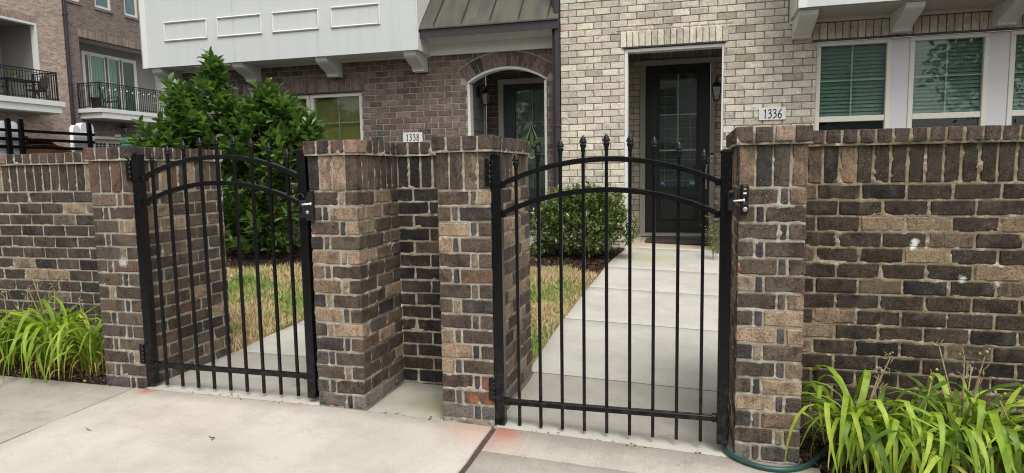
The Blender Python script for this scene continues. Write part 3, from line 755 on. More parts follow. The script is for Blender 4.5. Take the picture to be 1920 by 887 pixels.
for nm, ar in (("mulch_bed", (-7.0, -2.45, 2.9, 5.2)), ("mulch_bed", (-1.25, .0, 3.4, 4.98)), ("mulch_bed", (-7, -2.815, -.02, .52)), ("mulch_bed", (1.15, 5.5, -.3, .5))):
    V, F = sheet(np.linspace(ar[0], ar[1], 40), np.linspace(ar[2], ar[3], 20), -.004 if ar[3] > 1 else -.010)
    if ar[3] > 1:
        m = M1 if ar[0] > -2 else M2
        ctr = V[F].mean(1); keep = ~m(ctr[:, 0], ctr[:, 1]) & ((ctr[:, 0] < np.interp(ctr[:, 1], [3, 4.25, 5], [-.30, -.20, -.08])) if ar[0] > -2 else (ctr[:, 0] < 0)); F = F[keep]
    elif ar[0] > 0:
        ctr = V[F].mean(1); F = F[(ctr[:, 0] > 1.24) | (ctr[:, 1] > -.02)]
    o = link_mesh(nm, np_mesh(nm, V, F, M_SOIL, True)); o["kind"] = "structure"
chips(26000, (-6.2, -2.45, 2.9, 4.6), lambda x, y: ~M2(x, y) | (NR.random(len(x)) < .02), "dark mulch under the magnolia")
chips(15000, (-1.25, -.05, 3.4, 4.95), lambda x, y: (~M1(x, y)) & (x < np.interp(y, [3, 4.25, 5], [-.29, -.19, -.07])), "dark mulch under the variegated shrub", lmax=.05)
chips(420, (-2.8, .87, -.05, .012), lambda x, y: NR.random(len(x)) < np.exp(-((y + .02) / .014) ** 2) + .04, "specks of soil and mulch along the foot of the pillars", -.006, .004, .016)
chips(9000, (-4.6, -2.82, -.02, .5), lambda x, y: np.ones_like(x), "mulch in the bed by the left wall")
chips(12000, (1.16, 3.6, -.3, .49), lambda x, y: (x > 1.25) | (y > -.03), "mulch in the bed by the right wall")

# ------------------------------------------------------------------ gates
_sm = {}
def screw_at(par, x, y, z, mat, r=.0036):
    if mat.name not in _sm:
        m = MB(); m.lathe([(r, 0), (r * .9, r * .5), (r * .4, r * .75), (.0002, r * .8)], (0, 0, 0), 8); m.v = [(a_, -c2, b_) for a_, b_, c2 in m.v]
        o = fixn(m.build("screw", mat)); _sm[mat.name] = o.data; bpy.data.objects.remove(o)
    link_mesh("screw", _sm[mat.name], par, Vector((x, y, z)) - wloc(par))
def gate(xl, xr, zb, label, hinge_side=-1):
    """xl, xr: centres of the two posts"""
    t = thing("metal_gate", label, "gate", ((xl + xr) / 2, .03, zb), "black metal garden gates")
    zt = zb + 1.392
    for x in (xl, xr):
        p_ = MB().bbox(x - .0255, x + .0255, .001, .052, zb, zt - .004, .004).build("gate_post", M_BLACK, t)
        c_ = MB().bbox(x - .0285, x + .0285, -.002, .055, zt - .016, zt - .004, .003)
        V = bevel_verts(.054, .054, .012, .003) + np.array([x, .0265, zt]); V[V[:, 2] > zt, :2] = (V[V[:, 2] > zt, :2] - [x, .0265]) * .6 + [x, .0265]
        c_.add(V, BT_F); cc = c_.build("post_cap", M_BLACK, p_)
        for dz in (.14, 1.06, 1.10, 1.22, 1.27):
            for dx in (-.013, .013): screw_at(p_, x + dx, .0008, zb + dz + (.02 if dx > 0 else 0), M_BLACK)
    a, b = xl + .0255, xr - .0255; mid = (a + b) / 2; half = (b - a) / 2
    prof = [(-.0165, -.0125), (.0165, -.0125), (.0165, .0095), (.0135, .0125), (.006, .0125), (.004, .0105), (-.004, .0105), (-.006, .0125), (-.0135, .0125), (-.0165, .0095)]
    def arcz(x, z_end, sag=.117):
        Rr = (half * half + sag * sag) / (2 * sag); return z_end + sag - Rr + math.sqrt(Rr * Rr - (x - mid) ** 2)
    for ze in (zb + 1.245, zb + 1.098):
        P = [(x, .028, arcz(x, ze)) for x in np.linspace(a - .004, b + .004, 33)]
        fixn(MB().sweep(P, prof).build("rail", M_BLACK, t))
    P = [(a - .004, .028, zb + .122), (b + .004, .028, zb + .122)]
    fixn(MB().sweep(P, prof).build("rail", M_BLACK, t))
    br = MB()
    for ze in (zb + 1.245, zb + 1.098, zb + .122):
        for x, s_ in ((a, 1), (b, -1)): br.bbox(min(x, x + s_ * .024), max(x, x + s_ * .024), .008, .048, ze - .016, ze + .017, .003)
    br.each("rail_bracket", M_BLACK, t)
    n_ = 9; sp = (b - a) / (n_ + .32); x0 = mid - sp * 4
    for q in range(n_):
        x = x0 + q * sp; ztip = arcz(x, zb + 1.245) + .122
        pk = MB().bbox(x - .0078, x + .0078, .0202, .0358, zb - .001, ztip - .070, .0015).build("picket", M_BLACK, t)
        f = MB(); c0 = (x, .028, ztip)
        f.lathe([(.0095, -.082), (.0118, -.077), (.0102, -.071), (.0104, -.066), (.0150, -.055), (.0165, -.049), (.0140, -.042), (.0110, -.039), (.0205, -.036), (.0195, -.033), (.0105, -.014), (.0026, -.001), (.0003, 0)], c0, 8, 1.0, .62)
        f.build("finial", M_BLACK, pk, True)
    # hinges on the left post, reaching onto the pillar face
    for z0, z1 in ((zb + 1.238, zb + 1.375), (zb + .135, zb + .255)):
        hg = MB().bbox(xl - .052, xl - .0275, -.012, -.0105 + .004, z0, z1, .001)
        hg.bbox(xl - .022, xl + .024, -.006, .0005, z0, z1, .0015)
        h_ = hg.build("hinge", M_BLACK, t)
        kn = MB(); L = (z1 - z0) / 5
        for q in range(5): kn.tube([(xl - .0265, -.009, z0 + q * L + .0006), (xl - .0265, -.009, z0 + (q + 1) * L - .0006)], .0065, 10)
        kn.each("hinge_barrel", M_BLACK, h_, True)
        for dx in (-.047, -.033, -.012, .014):
            for fz in ((.12, .62) if dx in (-.047, .014) else (.38, .88)): screw_at(h_, xl + dx, -.0122 if dx < -.03 else -.006, z0 + (z1 - z0) * fz, M_SCREW, .0032)
    return t
G1 = gate(-2.485, -1.383, .110, "closed left black metal gate with arched top, path and lawn behind it")
G2 = gate(-.281, .817, .053, "closed right black metal gate, arched on top, before the path to the dark door")
def latch(t, xp, z, xk, left):
    """striker on the gate post at xp, keeper body on the pillar face at xk"""
    l = MB().bbox(xp - .004, xp + .026, -.026, .0, z - .05, z + .045, .007).build("latch_striker", M_LATCH, t)
    MB().bbox(xp + .001, xp + .018, -.0285, -.0255, z + .010, z + .034, .003).build("finger_slot", M_BLACK, l)
    MB().tube([(xp + .02, -.022, z - .002), (xk + .012, -.024, z + .001)], .0042, 10).tube([(xk + .010, -.024, z + .001), (xk + .0165, -.024, z + .001)], .0075, 10).build("latch_pin", plainpin, l, True)
    k = MB().bbox(xk, xk + .033, -.030, .002, z + .008, z + .072, .008).bbox(xk, xk + .033, -.030, .002, z - .062, z - .006, .008).bbox(xk - .002, xk + .030, -.012, .003, z - .066, z + .074, .003).build("latch_keeper", M_LATCH, t)
    c_ = MB(); c_.lathe([(.0105, 0), (.0105, .003), (.007, .0042), (.0002, .0044)], (0, 0, 0), 14)
    c_.v = [(xk + .018 + a_, -.030 - c2, z - .040 + b_) for a_, b_, c2 in c_.v]; fixn(c_.build("lock_cylinder", M_STEEL, k, True))
    MB().bbox(xk + .010, xk + .022, -.032, -.029, z + .046, z + .056, .002).build("indicator_mark", M_YEL, k)
    MB().bbox(xk + .009, xk + .023, -.0315, -.029, z + .028, z + .036, .001).build("maker_plate", M_PLAQUE, k)
plainpin = plain("white_latch_pin", (.78, .77, .74), .35, .05, 20, 0)
M_YEL = plain("yellow_mark", (.28, .24, .04), .5, .1, 20, 0)
latch(G2, .826, 1.216, .879, False)
# the left gate's latch: bracket on the post with a curved guard plate on the pillar
zl = 1.205
lb = MB().bbox(-1.392, -1.352, -.022, .0005, zl - .075, zl + .02, .005).build("latch_striker", M_LATCH, G1)
MB().bbox(-1.384, -1.372, -.0245, -.0215, zl - .055, zl - .015, .003).build("finger_slot", M_BLACK, lb)
MB().tube([(-1.383 + .022 * math.cos(a), -.012, zl + .03 + .026 * math.sin(a)) for a in np.linspace(0, math.pi, 12)], .0042, 8).build("pull_loop", M_LATCH, lb, True)
gp = [(-1.350, zl - .09), (-1.303, zl - .09), (-1.303, zl + .072), (-1.322, zl + .070), (-1.338, zl + .058), (-1.347, zl + .035), (-1.351, zl)]
kp = fixn(MB().prism(gp, 1, -.020, -.003).build("latch_keeper", M_LATCH, G1))
MB().tube([(-1.366, -.026, zl - .002), (-1.316, -.026, zl + .001)], .0048, 10).tube([(-1.317, -.026, zl + .001), (-1.311, -.026, zl + .001)], .008, 10).build("latch_pin", plainpin, lb, True)
cyl = MB(); cyl.lathe([(.010, 0), (.010, .004), (.007, .0055), (.0002, .006)], (0, 0, 0), 14); cyl.v = [(-1.339 + a_, -.020 - c2, zl - .045 + b_) for a_, b_, c2 in cyl.v]; fixn(cyl.build("lock_cylinder", M_STEEL, kp, True))

# ------------------------------------------------------------------ facade bricks
def facade(t, x0, x1, z0, z1, Y, holes, pal, m_obj, m_isl, ztop, want, arch=None, lim=300, phase=0.0, depth=.1):
    """running bond; want(xc, zc) is larger for bricks that should be objects of their own"""
    pw = wloc(t); out = []
    i = 0; z = ztop
    while z > z0:
        zt, zb = z - .004, z - CH + .006
        zc = (zt + zb) / 2
        iv = [(x0, x1)]
        hs = [(a, b) for a, b, c, d in holes if c < zc < d]
        if arch:
            e = arch(zc)
            if e: hs.append(e)
        for a, b in hs:
            niv = []
            for p, q in iv:
                if b <= p or a >= q: niv.append((p, q)); continue
                if a > p: niv.append((p, a))
                if b < q: niv.append((b, q))
            iv = niv
        off = phase + (.1015 if i % 2 else 0)
        for p, q in iv:
            k = math.floor((p - off) / .203); x = off + k * .203
            while x < q:
                a, b = max(x, p), min(x + .193, q)
                if b - a > .015: out.append((a, b, zb, zt))
                x += .203
        z -= CH; i += 1
    out.sort(key=lambda r_: -want((r_[0] + r_[1]) / 2, (r_[2] + r_[3]) / 2))
    for a, b, c, d in out[:lim]: put_brick(t, a, b, Y, Y + .09, c, d, m_obj, pal, .001, pw)
    VV = []; FF = []
    for q, (a, b, c, d) in enumerate(out[lim:]):
        V = bevel_verts(b - a, .09, d - c, .003, .001, NR) + np.array([(a + b) / 2 - pw.x, Y + .045 - pw.y + NR.uniform(-.001, .001), (c + d) / 2 - pw.z]); VV.append(V)
        FF += [tuple(i_ + 24 * q for i_ in f) for f in BT_F]
    if VV:
        o = link_mesh("brick", np_mesh("brick", np.concatenate(VV), FF, m_isl), t); o["kind"] = "stuff"
def backing(t, x0, x1, z0, z1, Y, holes, mat, arch=None, depth=.12):
    xs = sorted({x0, x1} | {h for a, b, c, d in holes for h in (a, b) if x0 < h < x1}); zs = sorted({z0, z1} | {h for a, b, c, d in holes for h in (c, d) if z0 < h < z1})
    m = MB()
    for a, b in zip(xs, xs[1:]):
        for c, d in zip(zs, zs[1:]):
            xc, zc = (a + b) / 2, (c + d) / 2
            if any(h[0] < xc < h[1] and h[2] < zc < h[3] for h in holes): continue
            m.box(a, b, Y + .007, Y + depth, c, d)
    if arch:
        for pts in arch: m.prism(pts, 1, Y + .007, Y + depth)
    return fixn(m.build("mortar", mat, t))
def hrow(t, x0, x1, z0, z1, Y, pitch, mat, pal, dep=.09):
    pw = wloc(t); n_ = max(1, round((x1 - x0 + .01) / pitch)); pt = (x1 - x0 + .01) / n_
    for q in range(n_): put_brick(t, x0 + q * pt, x0 + (q + 1) * pt - .01, Y, Y + dep, z0, z1, mat, pal, .001, pw)

# house 1336: cream brick
F1, F2 = 4.87, 5.21
H36 = thing("townhouse", "cream brick townhouse with dark door, number 1336 and three windows on the right", "house", (2.2, 7.5, .36), "townhouses")
DO = (-.10, 1.032, .2, 2.805)                                # door opening
WO = (2.005, 4.62, 1.2, 2.75)                               # window opening
LN = (-.143, 1.074, 2.805, 2.995); LW = (1.96, 4.7, 2.752, 2.935)
hol = [DO, WO, LN, LW, (1.70, 5.6, 2.94, 9)]
facade(H36, -.87, 5.4, .3, 4.4, F1, hol, PAL_WHITE, M_BWHITE, M_BWHITE_I, 2.805 + 20 * CH,
       lambda x, z: (1 if z < 3.35 and x < 2.0 else 0) * (1 if (z > 1.45 or x > -.1 and x < 1.05 or x < -.1 and z > .9 ) else .1) + (.5 if z > 3.35 and z < 3.5 and x < 1.7 else 0), phase=-.87)
backing(H36, -.87, 5.4, .1, 4.4, F1, [DO, WO, (1.75, 5.3, 3.0, 9)], M_MWHITE)
hrow(H36, LN[0], LN[1], LN[2] + .003, LN[3] - .006, F1 - .012, .0725, M_BWHITE, PAL_WHITE)
hrow(H36, LW[0], LW[1], LW[2] + .003, LW[3] - .006, F1 - .010, .0765, M_BWHITE, PAL_WHITE)
hrow(H36, LN[0] - .05, LN[1] + .06, LN[3] + .002, LN[3] + .022, F1 - .004, .19, M_BWHITE, [(1, (.50, .40, .33)), (1, (.52, .44, .36))])
m = MB(); m.box(-.87, 5.4, F1 + .004, F1 + .12, 4.401, 8); m.build("upper_wall", M_UP_WHITE, H36)
m = MB(); m.box(-.87, -.75, F1 + .121, 6.9, .1, 8); m.build("side_wall", M_RET_WHITE, H36)
m = MB(); m.box(5.28, 5.4, F1 + .121, 6.9, .1, 8); m.build("side_wall", M_RET_WHITE, H36)
# lintel irons
MB().box(-.12, 1.05, F1 - .014, F1 + .10, 2.793, 2.804).box(1.98, 4.68, F1 - .012, F1 + .02, 2.738, 2.751).each("lintel_iron", M_BRONZE, H36)
# entry: trim, recess walls, ceiling
MB().box(-.098, -.062, F1 + .012, F1 + .16, .3, 2.786).box(1.010, 1.030, F1 + .012, F1 + .06, .3, 2.786).box(-.061, 1.009, F1 + .012, F1 + .16, 2.752, 2.786).build("opening_trim", M_TRIM, H36)
MB().box(-.75, -.52, F1 + .162, 6.25, .1, 3.2).box(1.16, 1.4, F1 + .162, 6.25, .1, 3.2).each("recess_wall", M_RET_WHITE, H36)
MB().box(-.75, 1.4, F1 + .121, 6.6, 3.06, 3.12).build("ceiling", M_TAUPE, H36)
YB = 6.25
BH = (-.012, .992, .2, 2.855)
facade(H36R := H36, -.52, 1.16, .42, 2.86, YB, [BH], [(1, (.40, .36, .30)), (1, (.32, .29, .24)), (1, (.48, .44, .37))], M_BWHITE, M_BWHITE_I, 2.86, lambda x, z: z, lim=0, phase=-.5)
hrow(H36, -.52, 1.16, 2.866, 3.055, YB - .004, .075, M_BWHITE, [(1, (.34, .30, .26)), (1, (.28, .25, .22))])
backing(H36, -.52, 1.16, .1, 3.06, YB, [BH], M_MWHITE)
MB().box(-.010, .062, YB - .03, YB + .08, .47, 2.853).box(.930, .990, YB - .03, YB + .08, .47, 2.853).box(.063, .929, YB - .03, YB + .08, 2.79, 2.853).build("door_casing", M_GREYTRIM, H36)
MB().box(-.01, .99, YB - .06, YB + .08, .43, .468).build("door_sill", M_GREYTRIM, H36)
D = MB()
dx0, dx1, dz0, dz1, gx0, gx1, gz0, gz1 = .065, .927, .472, 2.788, .255, .748, 1.11, 2.655
yd = YB + .02
D.box(dx0, gx0, yd, yd + .05, dz0, dz1).box(gx1, dx1, yd, yd + .05, dz0, dz1).box(gx0, gx1, yd, yd + .05, gz1, dz1).box(gx0, gx1, yd, yd + .05, dz0, gz0)
door = D.build("door", M_DOORBLK, H36)
pr = MB()
for (a, b, c, d, w_) in ((gx0 - .03, gx1 + .03, gz0 - .03, gz1 + .03, .03), (.22, .78, .62, .99, .022), (.255, .745, .655, .955, .012)):
    pr.bbox(a, b, yd - .012, yd + .004, d - w_, d, .005).bbox(a, b, yd - .012, yd + .004, c, c + w_, .005).bbox(a, a + w_, yd - .0115, yd + .004, c + w_, d - w_, .005).bbox(b - w_, b, yd - .0115, yd + .004, c + w_, d - w_, .005)
pr.build("door_moulding", M_DOORBLK, door)
MB().box(gx0, gx1, yd + .03, yd + .036, gz0, gz1).build("door_glass", M_INSIDE, door)
MB().box(gx0, gx1, yd + .010, yd + .014, gz0, gz1).build("pane", M_GLASS, door)
mu = MB(); mu.box(.494, .512, yd + .002, yd + .009, gz0, gz1)
for zz in (2.11, 1.62): mu.box(gx0, .4935, yd + .002, yd + .009, zz - .009, zz + .009).box(.5125, gx1, yd + .002, yd + .009, zz - .009, zz + .009)
mu.build("muntin", M_CAME, door)
lc = MB()
for xx in (.33, .67): lc.box(xx - .003, xx + .003, yd + .0045, yd + .0085, gz0, gz1)
for zz in np.arange(1.2, 2.6, .145): lc.box(gx0, gx1, yd + .0050, yd + .0080, zz - .0028, zz + .0028)
for xx in (.33, .67):
    for zz in np.arange(1.2, 2.6, .145): lc.bbox(xx - .008, xx + .008, yd + .001, yd + .006, zz - .008, zz + .008, .003)
lc.build("lead_came", plain("dull_lead", (.22, .23, .22), .5, .1, 20, 0), door)
MB().bbox(.855, .912, yd - .016, yd, 1.455, 1.535, .006).build("deadbolt", M_STEEL, door)
cyl = MB(); cyl.lathe([(.021, 0), (.021, .01), (.014, .013), (.0005, .013)], (0, 0, 0), 16); cyl.v = [(.883 + a_, yd - .016 - c2, 1.495 + b_) for a_, b_, c2 in cyl.v]; fixn(cyl.build("deadbolt_cylinder", M_LATCH, door))
hd = MB(); hd.bbox(.862, .905, yd - .012, yd, 1.32, 1.42, .005).bbox(.872, .896, yd - .05, yd - .04, 1.10, 1.38, .006).bbox(.872, .896, yd - .045, yd, 1.355, 1.375, .005).bbox(.872, .896, yd - .045, yd, 1.105, 1.125, .005).bbox(.866, .902, yd - .010, yd, 1.08, 1.17, .004)
hd.build("door_handle", M_STEEL, door)
bell = MB().bbox(.936, .972, YB - .046, YB - .031, 1.45, 1.545, .005).build("doorbell", M_PLAQUE, H36)
MB().bbox(.932, .976, YB - .045, YB - .0305, 1.548, 1.572, .003).build("doorbell_hood", M_LATCH, bell)
cyl = MB(); cyl.lathe([(.011, 0), (.011, .003), (.0005, .004)], (0, 0, 0), 14); cyl.v = [(.954 + a_, YB - .046 - c2, 1.495 + b_) for a_, b_, c2 in cyl.v]; fixn(cyl.build("doorbell_button", M_LATCH, bell))

# lettering strokes
def cr_spline(P, k=6):
    P = [np.array(p, float) for p in P]; out = []
    for i in range(len(P) - 1):
        a = P[max(i - 1, 0)]; b = P[i]; c_ = P[i + 1]; d = P[min(i + 2, len(P) - 1)]
        for t_ in np.linspace(0, 1, k, endpoint=False): out.append(.5 * ((2 * b) + (c_ - a) * t_ + (2 * a - 5 * b + 4 * c_ - d) * t_ ** 2 + (3 * b - a - 3 * c_ + d) * t_ ** 3))
    out.append(P[-1]); return out
GLY = {'1': [([(.10, .80), (.22, .88), (.34, .98)], .07), ([(.34, .98), (.31, .5), (.30, .02)], .10), ([(.18, .0), (.42, .02)], .06)],
       '3': [([(.06, .80), (.16, .95), (.32, .96), (.42, .83), (.34, .66), (.16, .54)], .09), ([(.16, .54), (.36, .50), (.46, .34), (.40, .16), (.22, .03), (.02, .0)], .10)],
       '6': [([(.50, 1.0), (.30, .80), (.12, .50), (.06, .24), (.14, .05), (.28, .0), (.42, .08), (.47, .26), (.40, .42), (.26, .46), (.12, .36)], .10)],
       '8': [([(.25, .52), (.10, .66), (.10, .86), (.25, .97), (.40, .86), (.40, .66), (.25, .52), (.07, .34), (.07, .12), (.25, 0), (.43, .12), (.43, .34), (.25, .52)], .095)],
       'A': [([(0, 0), (.25, 1)], .15), ([(.25, 1), (.5, 0)], .15), ([(.1, .35), (.4, .35)], .13)],
       'D': [([(.05, 0), (.05, 1)], .15), ([(.05, .97), (.3, .92), (.48, .65), (.48, .35), (.3, .08), (.05, .03)], .14)],
       'T': [([(0, .95), (.5, .95)], .15), ([(.25, .95), (.25, 0)], .15)]}
def letters(txt, x, z, h, y, pitch, depth=.0015, sx=1.0):
    m = MB()
    for q, ch in enumerate(txt):
        for pts, w_ in GLY[ch]:
            P = cr_spline(pts) if len(pts) > 2 else [np.array(p, float) for p in pts]
            nP = len(P); L, Rr = [], []
            for i in range(nP):
                t_ = P[min(i + 1, nP - 1)] - P[max(i - 1, 0)]; t_ = t_ / (np.linalg.norm(t_) + 1e-9); n_ = np.array([-t_[1], t_[0]]) * w_ * .66
                L.append(P[i] + n_); Rr.append(P[i] - n_)
            V = []
            for yy in (y - depth, y):
                for p in L + Rr: V.append((x + q * pitch + p[0] * h * sx, yy, z + p[1] * h))
            F_ = []
            for i in range(nP - 1):
                F_.append((i, i + 1, nP + i + 1, nP + i)); F_.append((i, 2 * nP + i, 2 * nP + i + 1, i + 1)); F_.append((nP + i, nP + i + 1, 3 * nP + i + 1, 3 * nP + i))
            m.add(V, F_)
    return m
def plaque(x0, x1, z0, z1, Y, txt, label):
    t = thing("house_number", label, "house number", ((x0 + x1) / 2, Y, z0), "house number plates")
    MB().bbox(x0, x1, Y - .016, Y - .002, z0, z1, .002).build("plate", M_PLAQUE, t)
    h = (z1 - z0) * .70; w_ = (x1 - x0)
    letters(txt, x0 + w_ * .15, z0 + (z1 - z0) * .15, h, Y - .0161, w_ * .185, sx=.84).build("digits", M_INK, t)
    sc = MB()
    for xx in (x0 + .018, x1 - .018): sc.bbox(xx - .003, xx + .003, Y - .0185, Y - .0155, (z0 + z1) / 2 - .003, (z0 + z1) / 2 + .003, .001)
    sc.each("screw", M_STEEL, t)
plaque(1.417, 1.700, 1.898, 2.038, F1, "1336", "pale plate reading 1336 on the cream brick wall")
plaque(-3.135, -2.852, 1.785, 1.915, F2, "1338", "white plate reading 1338 on the plum brick wall")
# door stickers
oc = [( .305 + .030 * math.cos(a), 1.165 + .030 * math.sin(a)) for a in np.linspace(math.pi / 8, 2 * math.pi + math.pi / 8, 9)[:-1]]
st = fixn(MB().prism(oc, 1, yd + .0065, yd + .0098).build("alarm_sticker", plain("blue_sticker", (.02, .12, .55), .4, .05, 10, 0), door))
letters("ADT", .286, 1.155, .02, yd + .0064, .0135, .0008).build("sticker_letters", M_PLAQUE, st)
MB().box(.668, .735, yd + .0066, yd + .0096, 1.145, 1.185).build("alarm_sticker", plain("pale_blue_sticker", (.20, .42, .52), .4, .1, 10, 0), door)

# windows of 1336
YW = F1 + .035
def frame_ring(m, a, b, c, d, w_, y0, y1, bv=.004):
    m.bbox(a, b, y0, y1, d - w_, d, bv).bbox(a, b, y0, y1, c, c + w_, bv).bbox(a, a + w_, y0 + .0005, y1, c + w_, d - w_, bv).bbox(b - w_, b, y0 + .0005, y1, c + w_, d - w_, bv)
for k_, (a, b) in enumerate(((2.010, 2.764), (2.937, 3.680), (3.866, 4.61))):
    m = MB(); frame_ring(m, a, b, 1.25, 2.735, .048, YW, YW + .08)
    fo = m.build("window", M_FRAME, H36)
    s = MB(); s.bbox(a + .049, b - .049, YW + .012, YW + .05, 1.856, 1.918, .004)
    s.build("meeting_rail", M_FRAME, fo)
    MB().box(a + .048, b - .048, YW + .034, YW + .038, 1.918, 2.688).build("pane", M_GLASS_G, fo)
    MB().box(a + .048, b - .048, YW + .046, YW + .050, 1.298, 1.857).build("pane", M_GLASS_G, fo)
    mm = MB(); xm = (a + b) / 2 - .005
    mm.box(xm - .008, xm + .008, YW + .0395, YW + .0445, 1.919, 2.687).box(a + .049, xm - .0085, YW + .0395, YW + .0445, 2.30, 2.316).box(xm + .0085, b - .049, YW + .0395, YW + .0445, 2.30, 2.316)
    mm.build("muntin", plain("pale_muntin", (.80, .82, .66), .5, .05, 10, 0), fo)
    sl = MB()
    for zz in np.arange(1.885, 2.72, .042): sl.add([(a + .05, YW + .070, zz), (b - .05, YW + .070, zz), (b - .05, YW + .088, zz + .0425), (a + .05, YW + .088, zz + .0425), (a + .05, YW + .0715, zz), (b - .05, YW + .0715, zz), (b - .05, YW + .0895, zz + .0425), (a + .05, YW + .0895, zz + .0425)], BOXF)
    o = fixn(sl.build("blind_slat", M_BLIND, fo)); o["kind"] = "stuff"
    MB().box(a - .02, b + .02, YW + .12, YW + .13, 1.2, 2.75).build("room_dark", M_DARKVOID, fo)
for a, b in ((2.766, 2.935), (3.682, 3.864)):
    MB().box(a, b, YW + .012, YW + .03, 1.2, 2.736).build("mullion_panel", M_PANELGREY, H36)
# bay over the windows
BY = F1 - .60
MB().box(1.716, 5.5, BY, F1 + .1, 2.985, 7).build("bay", M_SIDE, H36)
MB().box(1.706, 1.80, BY - .012, BY - .0005, 2.980, 7).box(1.704, 1.7155, BY - .012, BY + .09, 2.980, 7).each("corner_board", M_TRIM, H36)
MB().box(1.716, 5.5, F1 - .035, F1 - .002, 2.940, 2.984).build("frieze_board", M_TRIM, H36)
MB().box(1.74, 5.5, BY + .03, F1 - .04, 2.972, 2.9845).build("soffit", M_GREYTRIM, H36)
def bracket(t, xa, xb, Y, z0, z1, d0, d1, mat):
    """S-curved corbel: depth d0 at the foot, d1 at the top"""
    P = [(Y - .001, z0)]
    for s_ in np.linspace(0, 1, 13):
        e = s_ * s_ * (3 - 2 * s_); P.append((Y - d0 - (d1 - d0) * e + .012 * math.sin(s_ * math.pi * 2), z0 + (z1 - z0 - .025) * s_))
    P += [(Y - d1 - .012, z1 - .024), (Y - d1 - .012, z1), (Y - .001, z1)]
    o = fixn(MB().prism(P, 0, xa, xb).build("bracket", mat, t)); return o
for a, b in ((1.745, 1.925), (2.718, 2.892), (3.668, 3.842)): bracket(H36, a, b, F1, 2.768, 2.971, .13, .53, M_SIDE)

# house 1338: plum brick
H38 = thing("townhouse", "plum brick townhouse with arched entry, number 1338 and white panelled bay", "house", (-4, 7.5, .4), "townhouses")
AC, ARX, AZS, AZP = -1.662, .540, 2.560, 2.735             # arch centre, half span, springing and crown
sag = AZP - AZS; AR = (ARX ** 2 + sag ** 2) / (2 * sag); AZC = AZP - AR
def intr(x): return AZC + math.sqrt(max(0, AR * AR - (x - AC) ** 2))
def arch_hole(zc):
    if zc < AZS: return (AC - ARX, AC + ARX)
    r2 = (AR + .085) ** 2 - (zc - AZC) ** 2
    if r2 <= 0: return None
    w_ = min(math.sqrt(r2), ARX + .09); return (AC - w_, AC + w_)
W38 = (-6.30, -3.748, 1.25, 2.505); LW38 = (-6.38, -3.70, 2.515, 2.695)
hol = [W38, LW38, (-2.77, -.9, 2.915, 9), (-7, -2.69, 2.925, 9)]
facade(H38, -7.0, -.985, .4, 2.92, F2, hol, PAL_BROWN, M_BBROWN, M_BBROWN_I, 2.920, lambda x, z: (1 if z > 1.5 else 0) * (1 if x > -3.75 else .6 if z > 2.5 and x > -6 else .2), arch=arch_hole, phase=-6.98)
ap = []
xs_ = np.linspace(AC - ARX, AC + ARX, 17)
for a, b in zip(xs_, xs_[1:]): ap.append([(a, intr(a)), (b, intr(b)), (b, 2.92), (a, 2.92)])
backing(H38, -7.0, -.985, .1, 2.92, F2, [W38, (AC - ARX, AC + ARX, .1, 2.92)], M_MBROWN, ap)
MB().box(-7.0, -.88, F2 + .008, F2 + .12, 2.921, 8).build("upper_wall", M_UP_BROWN, H38)
MB().box(-7.0, -6.88, F2 + .121, 12, .1, 8).build("side_wall", M_RET_BROWN, H38)
# voussoirs
th0 = math.asin(ARX / AR); nv_ = 16; pw = wloc(H38)
for q in range(nv_):
    a0 = -th0 + 2 * th0 * q / nv_ + .0075; a1 = -th0 + 2 * th0 * (q + 1) / nv_ - .0075
    P = []
    for r_ in (AR + .002, AR + .180):
        for a_ in ((a0, a1) if r_ < AR + .1 else (a1, a0)): P.append((AC + r_ * math.sin(a_), AZC + r_ * math.cos(a_)))
    cx = sum(p[0] for p in P) / 4; cz = sum(p[1] for p in P) / 4
    m = MB(); m.prism([(p[0] - cx, p[1] - cz) for p in P], 1, -.005, .085)
    me = bpy.data.meshes.new("brick"); me.from_pydata(m.v, [], m.f); me.materials.append(M_BBROWN)
    o = link_mesh("brick", me, H38, (cx - pw.x, F2 - pw.y, cz - pw.z), None, pick(PAL_ARCH)); fixn(o)
P = []
for a_ in np.linspace(-th0 * 1.01, th0 * 1.01, 25): P.append((AC + (AR + .178) * math.sin(a_), AZC + (AR + .178) * math.cos(a_)))
for a_ in np.linspace(th0 * 1.01, -th0 * 1.01, 25): P.append((AC + (AR + .194) * math.sin(a_), AZC + (AR + .194) * math.cos(a_)))
m = MB()
for i in range(24): m.prism([P[i], P[i + 1], P[48 - i], P[49 - i]], 1, F2 - .003, F2 + .05)
fixn(m.build("arch_mortar", M_MBROWN, H38))
hrow(H38, LW38[0], LW38[1], LW38[2] + .003, LW38[3] - .004, F2 - .002, .0725, M_BBROWN, PAL_BROWN)
MB().box(-6.34, -3.71, F2 - .006, F2 + .02, 2.503, 2.516).build("lintel_iron", M_BRONZE, H38)
# arched trim lining
m = MB(); tw = .035
for a, b in zip(xs_, xs_[1:]):
    m.prism([(max(a, AC - ARX), intr(a) - .001), (b, intr(b) - .001), (b, intr(b) - tw), (a, intr(a) - tw)], 1, F2 + .02, F2 + .15)
m.box(AC - ARX + .001, AC - ARX + tw, F2 + .02, F2 + .15, .4, AZS - tw).box(AC + ARX - tw, AC + ARX - .001, F2 + .02, F2 + .15, .4, AZS - tw)
fixn(m.build("opening_trim", M_TRIM, H38))
